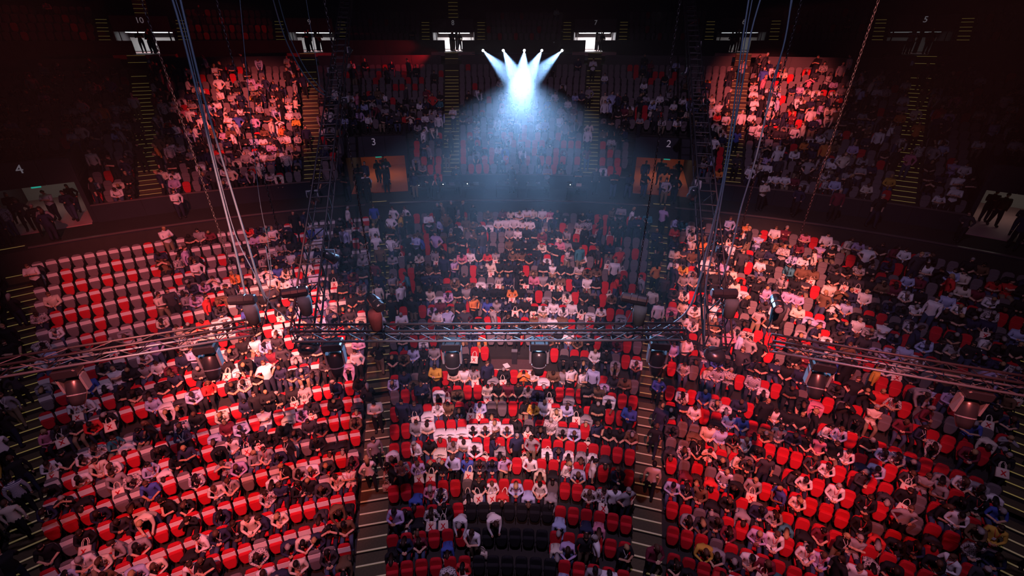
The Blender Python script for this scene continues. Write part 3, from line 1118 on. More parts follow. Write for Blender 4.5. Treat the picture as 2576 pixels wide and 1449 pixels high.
# who sits where in the centre block: image column, what is there, flags (s standing, b bowing, k leaning, p phone, f face, t tote bag, g grey seat)
CENTRE = {
('A', 0): "986 lb,1018 na,1048 br bg,1075 bl,1100 mu s,1124 R,1147 cr,1173 wh,1199 gy t,1226 na s,1250 gy b,1273 bl t,1310 or f,1335 wh p,1361 wh b,1384 br,1411 gy,1433 wh s,1462 wh s,1490 lb s,1516 li b,1543 ch,1565 br,1590 G",
('A', 1): "999 G,1025 R,1046 R,1063 na s,1083 G,1110 wh sb,1134 bg t,1159 br,1189 R,1216 cr t,1243 bl,1271 bg,1311 bl,1338 gy,1364 na k,1392 bl t,1422 gy b,1447 R,1474 bl s,1503 br st,1532 wh sb,1557 R,1587 R",
('A', 2): "996 R,1018 na st,1048 na t,1080 wh b,1106 wh p,1130 br,1160 bl,1185 bg t,1214 lb t,1245 bl bg,1270 G,1306 bl,1335 mu p,1361 wh,1393 cr t,1420 lb pg,1446 bl t,1474 gy b,1500 bl s,1528 R,1555 R,1580 bu s",
('A', 3): "999 R,1025 R,1048 gy,1076 wh p,1104 wh b,1130 wh b,1157 wh b,1186 wh k,1212 wh k,1241 wh,1267 wh k,1306 bl,1335 bl tg,1363 bl,1392 pr,1418 gy,1447 lb k,1472 R,1497 na st,1526 bl,1556 bl,1585 br g",
('A', 4): "995 wh sb,1000 R,1030 R,1058 wh,1088 bl,1117 cr b,1147 gy,1176 wh p,1205 wh k,1237 na st,1265 gy b,1300 na s,1337 gy st,1368 wh bt,1398 na,1425 wh b,1457 gy b,1488 wh b,1517 ch b,1546 R,1579 R",
('A', 5): "985 bl st,990 R,1015 st s,1028 R,1055 li t,1085 bl t,1114 bl,1147 lb s,1176 bu t,1205 ch,1234 na,1268 li s,1308 R,1335 wh s,1340 R,1367 cr b,1396 bl b,1427 wh,1455 lb k,1485 wh sg,1517 R,1548 na s,1580 R",
('A', 6): "998 R,1030 R,1063 bu b,1097 pi,1128 st,1162 ch btg,1196 bl t,1230 wh t,1264 re bt,1310 lb p,1339 lb b,1372 wh,1402 gy bg,1438 R,1470 pr,1505 pr t,1540 wh s,1572 gy s",
('A', 7): "995 R,1005 li st,1030 bl,1062 bl b,1094 pr t,1130 bl t,1165 wh sb,1196 R,1237 wh sb,1372 bl b,1404 lb b,1437 R,1469 na b,1503 pi b,1537 R,1568 R",
('A', 8): "998 bl b,1030 na,1062 bg,1098 R,1130 bu b,1162 R,1195 wh st,1368 bl t,1402 cr b,1437 li,1468 bl s,1500 wh s,1533 R,1565 bl s",
('A', 9): "990 R,1030 R,1068 R,1106 R,1145 pr,1182 re t,1377 G,1415 lb b,1450 R,1487 gy,1522 wh,1563 R",
('B', 11): "993 wh s,1026 wh s,1049 R,1070 G,1088 R,1103 bl s,1117 br s,1139 bl s,1151 gy,1162 bl s,1190 bl s,1210 G,1228 br,1250 G,1270 bg,1290 cr,1310 wh,1328 wh g,1350 cr,1371 wh,1391 pi t,1411 bl g,1431 bl bg,1451 G,1470 bl g,1492 na,1513 R,1535 br sg,1560 gy s,1585 wh s,1602 R,1620 te",
('B', 10): "985 wh st,1010 mu s,1035 bl s,1060 G,1080 wh s,1106 lb,1124 br st,1149 wh b,1171 br,1190 br,1208 wh b,1230 wh b,1250 wh,1270 wh,1290 wh,1313 wh,1331 wh,1351 bl g,1371 gy b,1395 na sb,1413 R,1433 G,1452 pr t,1473 pr,1495 R,1513 bl st,1530 R,1545 bl st,1562 bl st,1580 na s,1600 na s,1622 bl s",
('B', 9): "985 bl s,1000 ch s,1020 bl s,1048 br t,1070 R,1094 bl,1112 br b,1135 G,1152 bl st,1175 G,1190 br,1210 bl s,1235 G,1259 G,1282 gy,1301 wh,1319 bl g,1343 bl,1364 bg,1384 bl,1405 bl t,1428 gy,1448 R,1468 bl s,1487 bl,1505 na s,1533 R,1550 bl s,1575 G,1597 G,1617 G",
('B', 8): "978 wh s,997 pr st,1015 R,1030 bl s,1050 lb s,1066 bu s,1100 li st,1117 R,1135 bl s,1150 bl,1165 bl s,1190 bl s,1213 ch s,1240 bl b,1258 G,1279 br g,1300 bl,1320 bl,1342 bl,1363 cr,1384 bl,1405 pi,1428 gy g,1446 bl,1468 R,1492 bl b,1510 bl g,1532 na,1552 G,1575 G,1596 R,1617 G",
('B', 7): "985 gy,1007 G,1030 bl,1045 cr,1058 G,1077 gy t,1095 R t,1120 bl s,1140 bl,1158 pi,1180 wh,1203 bl g,1223 re,1244 gy t,1267 bl,1287 br g,1306 br,1328 bl,1350 bl s,1373 wh b,1400 bl s,1425 pr s,1443 G,1456 te s,1470 wh,1483 G,1505 ch s,1527 G t,1555 re st,1570 G,1593 G,1617 G",
('B', 6): "985 G,1008 R,1032 R,1052 bl,1075 br,1100 bl,1120 na st,1143 li s,1163 G,1186 R,1208 ch g,1229 cr t,1252 bl,1276 bl g,1300 bl g,1319 R,1339 br b,1360 bl,1384 wh,1409 bl,1430 bl,1452 pr g,1475 br,1497 br,1520 G,1543 wh s,1567 R,1590 G,1617 R",
('B', 5): "990 gy st,1010 R,1030 te s,1053 bl s,1073 na s,1100 na s,1120 ch b,1143 br,1165 bl,1186 br b,1208 wh bg,1232 gy b,1254 gy t,1276 na,1300 bl st,1320 bl t,1343 pi,1365 gy g,1388 bl t,1408 br t,1432 R,1454 na,1478 wh,1500 bl g,1521 R,1546 re st,1572 ch s,1590 R,1612 gy s",
('B', 4): "990 bl,1010 wh s,1032 bl,1055 bl g,1080 cr,1100 wh b,1125 li,1147 bl,1170 gy,1195 bl,1218 bl,1240 bl,1263 bl,1287 or t,1304 bl,1328 na t,1353 R,1376 gy bg,1400 bl,1426 cr t,1445 R,1460 bl,1482 bl,1502 R,1522 br,1542 bl,1565 na b",
('B', 3): "988 bl s,1012 R,1042 bl s,1062 R,1082 li,1105 bg,1130 br,1152 bl,1175 R,1192 or s,1222 bu,1247 gy g,1273 na,1297 bl t,1320 bl,1344 bl t,1367 wh k,1392 wh,1415 wh,1438 wh,1462 bl t,1485 wh bg,1508 wh,1535 R,1560 gy b,1590 R",
('B', 2): "985 R,1015 wh s,1040 bl,1060 G,1085 R,1105 wh s,1128 lb s,1155 bl,1172 ch s,1200 bl,1222 R,1245 gy s,1252 R,1275 bl,1297 bl,1320 bl,1342 br,1367 gy g,1392 wh,1417 br,1440 R,1463 G,1490 R,1515 bl,1545 R,1575 bl",
('B', 1): "1000 G,1015 bl,1040 R,1066 wh b,1090 R,1110 br,1165 br b,1187 na,1212 or b,1240 G,1300 bl s,1380 br,1410 bl,1430 wh,1455 br,1480 bl,1508 R,1535 bl g,1560 bg,1582 R",
('B', 0): "988 bl,1010 br,1037 lb,1064 bl,1090 gy,1115 R,1141 bl,1165 bl b,1192 R t,1217 R,1242 R,1395 R,1413 bl bg,1443 bl b,1472 ch b,1498 wh,1525 bl,1550 gy bg,1575 R,1600 wh",
}
CN = dict(wh='white', cr='cream', lb='light blue', li='lilac', gy='grey', na='navy', bl='black', ch='charcoal', re='red', mu='mustard', bu='blue',
          te='teal', pi='pink', bg='burgundy', br='brown', pr='printed', st='striped')
CN['or'] = 'orange'


def centre_row(tier, k, xs):
    """seat index -> (colour code, flags), and the standing ones with their own column"""
    seat, stand = {}, []
    for tok in CENTRE[tier, k].split(','):
        f = tok.split()
        x, c, fl = float(f[0]), f[1], (f[2] if len(f) > 2 else '')
        if 's' in fl:
            stand.append((x, c, fl))
            continue
        best = sorted(range(len(xs)), key=lambda i: abs(xs[i] - x))
        for i in best[:2]:
            if i not in seat:
                seat[i] = (c, fl)
                break
    return seat, stand


CODES = {}
for tier in 'ABCD':
    for k, (R, z) in enumerate(ROWS[tier]):
        for si, (p0, p1) in enumerate(sectors(tier, R)):
            arc = (p1 - p0) * DEG * R
            n = int(arc / (0.462 if tier == 'A' else 0.466 + 0.003 * k if tier == 'B' else 0.50))
            if n < 1:
                continue
            code, standers = None, []
            if si == 2 and (tier, k) in CENTRE:
                xs = [proj(pol(R, p0 + (p1 - p0) * (i + 0.5) / n, z + 0.8))[0] for i in range(n)]
                code, standers = centre_row(tier, k, xs)
            for x, c, fl in standers:
                u = float(np.interp(x, xs, [p0 + (p1 - p0) * (i + 0.5) / n for i in range(n)]))
                pos = pol(R, u, z)
                rz = -u * DEG
                i = int((u - p0) / (p1 - p0) * n)
                where = 'centre block, %s row %s wall, near %s seat' % (ORD[k + 1], 'below' if tier == 'A' else 'above', ORD[i + 1])
                t = 'stbend' if 'b' in fl else pick([('st', 3), ('stf', 3), ('stph', 2), ('stwalk', 2), ('stwalkf', 2), ('sthip', 1)])
                ang = rz + (rng.choice((-1, 1)) * rng.uniform(0.8, 1.7) if 'walk' in t else rng.uniform(-0.6, 0.6))
                p = person(pos, ang, t, CN[c], where)
                p['pos'] = pos + Matrix.Rotation(rz, 3, 'Z') @ Vector((0, -0.40, 0)) - Matrix.Rotation(ang, 3, 'Z') @ Vector((0, -0.32, 0))
                if 't' in fl:
                    bag(pos + Matrix.Rotation(rz, 3, 'Z') @ Vector((rng.choice((-0.26, 0.26)), -0.46, 0.34)), rz + rng.uniform(-0.5, 0.5), 0.0,
                        where.replace('near ', 'beside '))
            for i in range(n):
                phi = p0 + (p1 - p0) * (i + 0.5) / n
                pos = pol(R, phi, z)
                px, py, dz = proj(pos + Vector((0, 0, 0.6)))
                if dz < 1 or px < -160 or px > W + 160 or py > H + 190 or py < -60:
                    continue
                if tier == 'C' and k < 6 and any(abs(phi - g) * DEG * R < 2.45 for g in AIS_V):
                    continue                                        # the entrance is cut in here
                rz = -phi * DEG
                if tier in 'AB':
                    cnt, side = (i + 1, 'left') if si in (2, 3, 4) else (n - i, 'right')
                    row = k + 1
                    where = '%s, %s row %s wall, %s seat from %s' % (BLOCKN[si], ORD[row], 'below' if tier == 'A' else 'above', ORD[cnt], side)
                else:
                    where = ''
                col = seat_colour(tier, k, phi)
                cover = tier in 'AB' and si in (0, 1)
                occ, stand = occupancy(tier, k, phi, px, py)
                sh = tp = None
                taken = rng.random() < occ
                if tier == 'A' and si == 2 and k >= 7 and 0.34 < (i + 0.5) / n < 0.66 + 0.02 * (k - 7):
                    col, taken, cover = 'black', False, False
                if tier == 'B' and k == 0 and si == 2 and abs(phi) < 2.6:
                    continue                                        # the little camera platform
                standing = taken and rng.random() < stand
                if code is not None and col != 'black':
                    standing = False
                    c, fl = code.get(i, ('R' if tier == 'A' else rng.choice('RGG'), ''))
                    taken = c not in ('R', 'G')
                    col = 'grey' if c == 'G' or (taken and 'g' in fl) else 'red' if c == 'R' or tier == 'A' else ('red' if rng.random() < 0.5 else 'grey')
                    if taken:
                        sh = CN[c]
                        tp = ('bow' if rng.random() < 0.6 else 'bowf') if 'b' in fl else 'knees' if 'k' in fl else pick([('phone', 1), ('phonef', 1)]) if 'p' in fl \
                            else 'face' if 'f' in fl else pick([('sit', 3), ('sitf', 4), ('phone', 2), ('phonef', 3), ('knees', 2), ('kneesf', 2), ('twl', 0.7), ('twrf', 0.7)])
                    if 't' in fl:
                        bag(pos + Matrix.Rotation(rz, 3, 'Z') @ Vector((rng.uniform(-0.05, 0.05), -0.50, 0.64)), rz + rng.uniform(-0.3, 0.3), -0.7, where)
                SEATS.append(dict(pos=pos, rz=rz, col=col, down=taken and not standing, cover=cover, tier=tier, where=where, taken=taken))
                if taken:
                    jit = rng.uniform(-0.12, 0.12)
                    if standing:
                        t = pick(STAND)
                        ang = rz + (rng.choice((-1, 1)) * rng.uniform(0.9, 1.9) if 'walk' in t else rng.uniform(-0.7, 0.7))
                        p = person(pos, ang, t, None, where)
                        # the skeleton stands 0.32 in front of the seat origin; turn it about itself
                        off = Matrix.Rotation(ang, 3, 'Z') @ Vector((0, -0.32, 0))
                        want = Matrix.Rotation(rz, 3, 'Z') @ Vector((0, -0.40, 0))
                        p['pos'] = pos + want - off
                    else:
                        p = person(pos, rz + jit, tp, sh, where)
                    if tier in 'AB' and code is None and rng.random() < 0.12 and len(BAGS) < 230 and 0 < px < W and py < H:
                        if standing:
                            q = pos + Matrix.Rotation(rz, 3, 'Z') @ Vector((rng.choice((-0.3, 0.3)), -0.42, 0.32))
                            bag(q, rz + rng.uniform(-0.5, 0.5), 0.0, where)
                        elif p['tpl'] in ('sit', 'sitf', 'phone', 'phonef', 'cross'):
                            q = pos + Matrix.Rotation(rz, 3, 'Z') @ Vector((rng.uniform(-0.05, 0.05), -0.52, 0.63))
                            bag(q, rz + rng.uniform(-0.4, 0.4), -0.75, where)

# people on the aisle stairs
AISLE_P = {('A', -1): [1, 2, 4, 5.5], ('A', 1): [0.4, 2.2, 3.8, 5.5, 8, 9.4], ('B', -1): [0.3, 2, 4, 5, 6.2, 7.5, 8.3, 9.6, 10.8, 11.6],
           ('B', 1): [0.6, 1.4, 2.6, 3.6, 4.4, 5.6, 6.5, 7.7, 8.8, 9.8, 11], ('A', -3): [0.5, 1.5, 2.4, 4.2, 5.6, 7], ('B', -3): [0.4, 1.5, 2.6, 3.8, 5, 6.4, 8],
           ('A', 3): [2, 4.5], ('B', 3): [1.4, 4.0]}
for (tier, s), ks in AISLE_P.items():
    for c, kk in enumerate(ks):
        kf = int(kk)
        R, z = ROWS[tier][kf]
        phi = s * SEC
        R2 = R - 0.25
        lat = rng.uniform(-0.28, 0.28)
        face = -phi * DEG + (math.pi if rng.random() < 0.6 else 0) + rng.uniform(-0.5, 0.5)
        t = pick([('st', 3), ('stf', 3), ('stwalk', 4), ('stwalkf', 4), ('stph', 1)])
        p = person((0, 0, 0), face, t, None, 'on %s aisle stairs, %s %s wall' % (sides[s], ORD[c + 1], 'below' if tier == 'A' else 'above'))
        off = Matrix.Rotation(face, 3, 'Z') @ Vector((0, -0.32, 0))
        p['pos'] = pol(R2, phi + math.degrees(lat / R2), z + 0.012) - off
for phi in AIS_U:
    for kk in (1, 3, 4, 6, 8, 9, 11, 13):
        if rng.random() < 0.55:
            R, z = ROWS['C'][kk]
            face = -phi * DEG + rng.choice((0, math.pi)) + rng.uniform(-0.5, 0.5)
            p = person((0, 0, 0), face, pick(STAND[:5]), None, '')
            off = Matrix.Rotation(face, 3, 'Z') @ Vector((0, -0.32, 0))
            p['pos'] = pol(R - 0.2, phi + rng.uniform(-0.4, 0.4), z + 0.012) - off
    for kk in range(3):                                              # people in the high entrances
        face = -phi * DEG + rng.uniform(-0.6, 0.6)
        p = person((0, 0, 0), face, pick(STAND[:5]), 'black' if rng.random() < 0.7 else None, '')
        off = Matrix.Rotation(face, 3, 'Z') @ Vector((0, -0.32, 0))
        p['pos'] = pol(63.2 + kk * 0.9, phi + rng.uniform(-0.7, 0.7), Z_HF - 0.05) - off
for phi in AIS_V:
    for q in range(9):                                               # people walking in through the lower entrances
        face = -phi * DEG + rng.choice((0, 0, math.pi)) + rng.uniform(-0.5, 0.5)
        p = person((0, 0, 0), face, pick(STAND[:5]), None, '')
        off = Matrix.Rotation(face, 3, 'Z') @ Vector((0, -0.32, 0))
        p['pos'] = pol(40.4 + q * 0.62, phi + rng.uniform(-2.0, 2.0), Z_PLAT + (0.05 if q > 3 else 0)) - off
for phi in list(np.arange(-44, -15, 2.6)) + list(np.arange(15.5, 44, 2.6)) + [-9.5, -8.2, 8.5, 9.8]:   # along the walkway
    if rng.random() < 0.6:
        face = -phi * DEG + rng.uniform(-0.6, 0.6)
        p = person((0, 0, 0), face, pick(STAND[:5]), None, '')
        off = Matrix.Rotation(face, 3, 'Z') @ Vector((0, -0.32, 0))
        p['pos'] = pol(40.6 + rng.uniform(0, 0.8), phi, Z_PLAT) - off

for px, t, c in ((1287, 'st', 'black'), (1375, 'stph', 'grey'), (1105, 'stbend', 'red'), (1040, 'st', 'black'), (1452, 'stph', 'black'), (1496, 'st', 'charcoal'), (1150, 'stph', 'black')):
    d_ = at(px, 480, 1.0) - CAM
    phi = math.degrees(math.atan2(CAM.x + d_.x * 30, CAM.y + d_.y * 30 - CY))
    p = person((0, 0, 0), -phi * DEG, t, c, '')
    p['pos'] = pol(41.7, phi, Z_PLAT) - Matrix.Rotation(-phi * DEG, 3, 'Z') @ Vector((0, -0.32, 0))

# ---- put the people in: the 300 that show largest as things of their own, the rest as one mass
for p in PEOPLE:
    px, py, dz = proj(p['pos'] + Vector((0, 0, 0.8)))
    p['score'] = (F / dz) if (8 < px < W - 8 and 0 < py < H - 5 and p['where']) else -dz
PEOPLE.sort(key=lambda p: -p['score'])
NEAR = [p for p in PEOPLE[:300] if p['score'] > 0]
FAR = PEOPLE[len(NEAR):]


def slot_mats(p):
    sm = SHIRT[p['shirt']]
    return [SKIN[p['skin']], sm, SKIN[p['skin']] if p['short'] else sm, PANTS[p['pants']], M_SHOE, M_EYE]


def short_label(t):
    if len(t.split()) > 16:
        t = t.replace('person in light blue', 'person in blue')
    if len(t.split()) > 16:
        t = t.replace(' top ', ' ')
    if len(t.split()) > 16:
        t = t.replace(' block,', ',')
    return t


for p in NEAR:
    T = TPL[p['tpl']]
    o = link('person', T['body'], None, p['pos'], p['rz'])
    o.scale = (p['s'],) * 3
    for i, m in enumerate(slot_mats(p)):
        o.material_slots[i].link = 'OBJECT'
        o.material_slots[i].material = m
    h = link('hair', T['hair'][p['style']][0], o)
    h.material_slots[0].link = 'OBJECT'
    h.material_slots[0].material = HAIR[p['hair']]
    if p['lany'] < 0.5:
        link('lanyard', T['lany'][0 if p['lany'] < 0.3 else 1], o)
    tag(o, short_label('person in %s top %s, %s' % (p['shirt'], T['words'], p['where'])), 'person', 'audience in the lower rows')
PAL = SKIN + list(SHIRT.values()) + PANTS + HAIR + [M_SHOE]
PIX = {m.name: i for i, m in enumerate(PAL)}
chunks = []
for p in FAR:
    V, T, S = TPL[p['tpl']]['hair'][p['style']][1]
    sm = slot_mats(p)
    lut = np.array([PIX[sm[i].name] if i < 5 else 0 for i in range(6)] + [PIX[HAIR[p['hair']].name]])
    chunks.append((xf(V, p['pos'], p['rz'], p['s']), T, lut[S]))
o = link('audience', mass_mesh('audience', chunks, PAL, True))
tag(o, 'the rest of the audience filling the farther rows and balconies', 'audience', None, 'stuff')

for s in SEATS:
    px, py, dz = proj(s['pos'] + Vector((0, 0, 0.6)))
    ok = 10 < px < W - 10 and 10 < py < H - 8 and s['where']
    s['score'] = (F / dz * (0.62 if s['taken'] else 1.0)) if ok else -dz
SEATS.sort(key=lambda s: -s['score'])
NS = [s for s in SEATS[:300] if s['score'] > 0]
for s in NS:
    o = link('stadium_seat', None, None, s['pos'], s['rz'])
    for n, me in seat_meshes(s['down'], s['cover'], s['col']).items():
        link(n, me, o)
    st = 'folding seat with a sitter' if s['down'] else 'empty folded seat'
    tag(o, '%s %s, %s' % (s['col'], st, s['where']), 'seat', 'folding seats in the lower rows')
SP = [M_RED, M_GREY, M_BLK, M_PLASTIC, M_COVER]
chunks = []
for s in SEATS[len(NS):]:
    V, T, S = seat_tris(s['tier'] in 'A', s['down'], s['cover'], s['tier'] in 'AB')
    lut = np.array([{'red': 0, 'grey': 1, 'black': 2}[s['col']], 3, 4])
    chunks.append((xf(V, s['pos'], s['rz']), T, lut[S]))
o = link('stadium_seats', mass_mesh('stadium_seats', chunks, SP, False))
tag(o, 'the other red and grey folding seats of all tiers', 'seats', None, 'stuff')

# tote bags with a red X
bg = MB()
for y, sgn in ((-0.045, 1), (0.045, -1)):
    pass
outl = [(-0.19, -0.17), (0.19, -0.17), (0.165, 0.17), (-0.165, 0.17)]
bg.panel(outl, -0.045, 0.09, 0.02, 0.8)
ME_BAG = bg.mesh('bag_body', M_CANVAS, True)
hd_ = []
for y in (-0.035, 0.035):
    m = MB()
    m.tube([(-0.09, y, 0.16), (-0.085, y, 0.30), (-0.03, y, 0.40), (0.03, y, 0.40), (0.085, y, 0.30), (0.09, y, 0.16)], 0.012, 4)
    hd_.append(m.mesh('handle', M_CANVAS))
m = MB()
for a in (-1, 1):
    m.box((0, -0.072, 0), (0.035, 0.006, 0.19), 0, Matrix.Rotation(a * 0.62, 3, 'Y'))
for sx in (-1, 1):
    for sz in (-1, 1):
        m.box((sx * 0.058, -0.072, sz * 0.075), (0.05, 0.006, 0.014))
ME_X = m.mesh('printed_letter', M_XRED)
for b in BAGS:
    o = link('tote_bag', ME_BAG, None, b['pos'])
    o.rotation_euler = (b['tilt'], 0, b['rz'])
    for me in hd_:
        link('handle', me, o)
    link('printed_letter', ME_X, o)
    tag(o, short_label('cream tote bag with red X, ' + b['where']), 'bag', 'cream tote bags')


# ------------------------------------------------------------------ sound desk platform
def on_ring(px, py, R):
    d = at(px, py, 1.0) - CAM
    ox, oy = CAM.x, CAM.y - CY
    a = d.x * d.x + d.y * d.y
    b = 2 * (ox * d.x + oy * d.y)
    c = ox * ox + oy * oy - R * R
    t = (-b + math.sqrt(b * b - 4 * a * c)) / (2 * a)
    return CAM + d * t


def phi_of(p):
    return math.degrees(math.atan2(p.x, p.y - CY))


def thing(name, label, cat, loc, rz=0.0, group=None):
    return tag(link(name, None, None, loc, rz), label, cat, group)


def pbox(root, name, c, s_, m, M=None, slot=0):
    return MB().box(c, s_, 0, M).build(name, m, root)


M_DESK = mat('desk_black_laminate', (0.03, 0.03, 0.035), 0.5)
M_FADER = mat('console_grey_panel', (0.22, 0.23, 0.26), 0.4, noise=0.5, scale=60)


def console(px, py, label):
    p = on_ring(px, py, 40.9)
    ph = phi_of(p)
    r = thing('mixing_console', label, 'mixing console', pol(40.9, ph, Z_PLAT), -ph * DEG, 'mixing consoles')
    pbox(r, 'table_top', (0, 0, 0.74), (1.55, 0.75, 0.04), M_DESK)
    for sx in (-1, 1):
        for sy in (-1, 1):
            pbox(r, 'leg', (sx * 0.7, sy * 0.3, 0.36), (0.05, 0.05, 0.72), M_PLASTIC)
    MB().panel([(-0.72, 0.77), (0.72, 0.77), (0.72, 0.88), (-0.72, 0.88)], -0.33, 0.66, 0, 0.9).build('console_body', M_LAMPB, r)
    MT = Matrix.Rotation(-0.15, 3, 'X')
    for i in range(4):
        pbox(r, 'fader_bank', (-0.52 + 0.345 * i, -0.02, 0.90), (0.30, 0.55, 0.03), M_FADER, MT)
    for i in (-1, 1):
        f = pbox(r, 'screen', (i * 0.36, -0.36, 1.0), (0.42, 0.04, 0.24), M_LAMPB)
        pbox(f, 'display', (i * 0.36, -0.335, 1.0), (0.38, 0.012, 0.2), M_SCREEN)
    m = MB()
    m.tube([(-0.72, -0.36, 0.9), (0.72, -0.36, 0.9)], 0.015, 6)
    m.build('front_rail', M_ALU, r)
    return r


console(1276, 492, 'left mixing console at the centre of the dark platform')
console(1352, 492, 'right mixing console at the centre of the dark platform')
for px, lab in ((1075, 'black equipment table left of the mixing consoles, farthest left'), (1135, 'black equipment table left of the mixing consoles, middle one'),
                (1195, 'black equipment table nearest the left mixing console'), (1450, 'black equipment table right of the mixing consoles')):
    ph = phi_of(on_ring(px, 497, 40.9))
    r = thing('equipment_table', lab, 'table', pol(40.9, ph, Z_PLAT), -ph * DEG, 'equipment tables on the platform')
    pbox(r, 'table_top', (0, 0, 0.72), (1.4, 0.7, 0.04), M_DESK)
    for sx in (-1, 1):
        for sy in (-1, 1):
            pbox(r, 'leg', (sx * 0.64, sy * 0.3, 0.35), (0.05, 0.05, 0.70), M_PLASTIC)
    r2 = thing('laptop', 'open pale laptop on the ' + lab.replace('of the mixing consoles, ', ''), 'laptop', pol(40.9, ph, Z_PLAT + 0.74), -ph * DEG, 'laptops on the platform')
    pbox(r2, 'keyboard_base', (0.1, 0.05, 0.012), (0.34, 0.24, 0.02), M_LAMPG)
    pbox(r2, 'lid', (0.1, -0.10, 0.12), (0.34, 0.015, 0.22), M_CANVAS if px == 1450 else M_LAMPG, Matrix.Rotation(0.3, 3, 'X'))
    r3 = thing('equipment_case', 'small rack case on the ' + lab.replace('of the mixing consoles, ', ''), 'case', pol(40.9, ph - 0.7, Z_PLAT + 0.74), -ph * DEG, 'rack cases on the platform')
    pbox(r3, 'case_body', (0, 0, 0.12), (0.36, 0.32, 0.24), M_LAMPB)
    for sx in (-1, 1):
        pbox(r3, 'metal_edge', (sx * 0.18, -0.155, 0.12), (0.02, 0.02, 0.25), M_ALU)
    pbox(r3, 'top_edge', (0, -0.155, 0.24), (0.38, 0.02, 0.02), M_ALU)
    pbox(r3, 'indicator_lamp', (0.05, -0.165, 0.13), (0.03, 0.012, 0.03), M_BULB)
# little platform in the first row above the low wall
r = thing('camera_platform', 'small carpeted camera platform with two lit edge strips in the centre block', 'platform', pol(29.27, 0.0, 2.91))
M_CARPET = mat('brown_platform_carpet', (0.09, 0.05, 0.05), 0.9, noise=0.3, scale=10)
pbox(r, 'deck', (0, 0, 0.05), (2.3, 0.95, 0.1), M_CARPET)
for sx in (-1, 1):
    pbox(r, 'edge_strip', (sx * 0.66, -0.47, 0.11), (0.85, 0.06, 0.03), M_NOSE)
pbox(r, 'post', (0, 0.05, 0.45), (0.26, 0.16, 0.8), M_DESK)
pbox(r, 'post_cap', (0, 0.05, 0.87), (0.28, 0.18, 0.05), M_LAMPG)
o = MB().box((0, 0, 0), (0.26, 0.34, 0.012), 0, Matrix.Rotation(0.5, 3, 'Z')).build('paper_sheet', M_PAPER)
o.location = pol(29.12, -0.75, 3.02)
tag(o, 'loose white paper sheet lying on the camera platform', 'paper')

# small bright lamps along the walkway wall
for i, (px, py) in enumerate([(222, 601), (763, 520), (1860, 527), (1988, 543), (2121, 563), (2276, 590), (2440, 621)]):
    p = on_ring(px, py, 42.3)
    ph = phi_of(p)
    lab = 'small bright white lamp on the walkway wall, %s' % ['far left', 'left of centre', 'first right of centre', 'second right of centre',
                                                              'third right of centre', 'fourth right of centre', 'farthest right'][i]
    r = thing('wall_lamp', lab, 'lamp', p, -ph * DEG, 'lamps along the walkway')
    pbox(r, 'bracket', (0, 0.14, 0), (0.08, 0.30, 0.06), M_PLASTIC)
    m = MB()
    m.tube([(0, 0.02, 0), (0, -0.05, 0), (0, -0.09, 0)], [0.07, 0.075, 0.03], 8)
    m.build('bulb', M_BULB, r)

# five beam lights on the gallery rail
BT = at(1312, 224, 28.5)
r = tag(MB().tube([on_ring(1188, 134, 55.6), on_ring(1315, 134, 55.6), on_ring(1440, 134, 55.6)], 0.035, 6).build('light_bar', M_ALU),
        'thin pale lighting bar along the gallery wall under the beam lights', 'bar')
for i, px in enumerate((1215, 1266, 1319, 1363, 1414)):
    p = on_ring(px, 127, 55.5)
    d = (BT - p).normalized()
    q = d.to_track_quat('-Z', 'Y')
    lab = ['leftmost', 'second from left', 'middle', 'second from right', 'rightmost'][i]
    r = thing('beam_light', '%s of the five white beam lights on the gallery' % lab, 'stage light', p, 0, 'beam lights on the gallery')
    r.rotation_mode = 'QUATERNION'
    r.rotation_quaternion = q
    MB().tube([(0, 0, 0.38), (0, 0, 0.30), (0, 0, 0.0)], [0.06, 0.11, 0.13], 10).build('lamp_body', M_LAMPB, r, True)
    MB().tube([(0, 0, -0.005), (0, 0, -0.02)], [0.10, 0.09], 12).build('lens', M_BEAM, r)
    MB().box((0.16, 0, 0.15), (0.03, 0.06, 0.34)).box((-0.16, 0, 0.15), (0.03, 0.06, 0.34)).box((0, 0, 0.33), (0.35, 0.06, 0.03)).build('yoke', M_LAMPB, r)
    spot('beam_source', p + d * 0.06, p + d * 10, 9000 * BEAM, (0.30, 0.55, 1.0), 8.5, 0.8, 0.04)

# haze hanging in the middle of the hall, seen where the beams cross it
hz = bpy.data.materials.new('hall_haze')
hz.use_nodes = True
nt = hz.node_tree
nt.nodes.clear()
om = nt.nodes.new('ShaderNodeOutputMaterial')
vs_ = nt.nodes.new('ShaderNodeVolumeScatter')
vs_.inputs['Color'].default_value = (0.95, 0.97, 1.0, 1)
vs_.inputs['Density'].default_value = HAZE
vs_.inputs['Anisotropy'].default_value = 0.76
nt.links.new(vs_.outputs[0], om.inputs['Volume'])
o = MB().box((0, 26.5, 12.9), (26, 41, 10.6)).build('haze', hz)
tag(o, 'blue lit theatrical haze hanging above the centre blocks', 'haze', None, 'stuff')

# ------------------------------------------------------------------ hanging trusses
def frame_of(p0, p1):
    d = (p1 - p0).normalized()
    sd = d.cross(Vector((0, 0, 1)))
    sd = sd.normalized()
    up = sd.cross(d)
    return d, sd, up


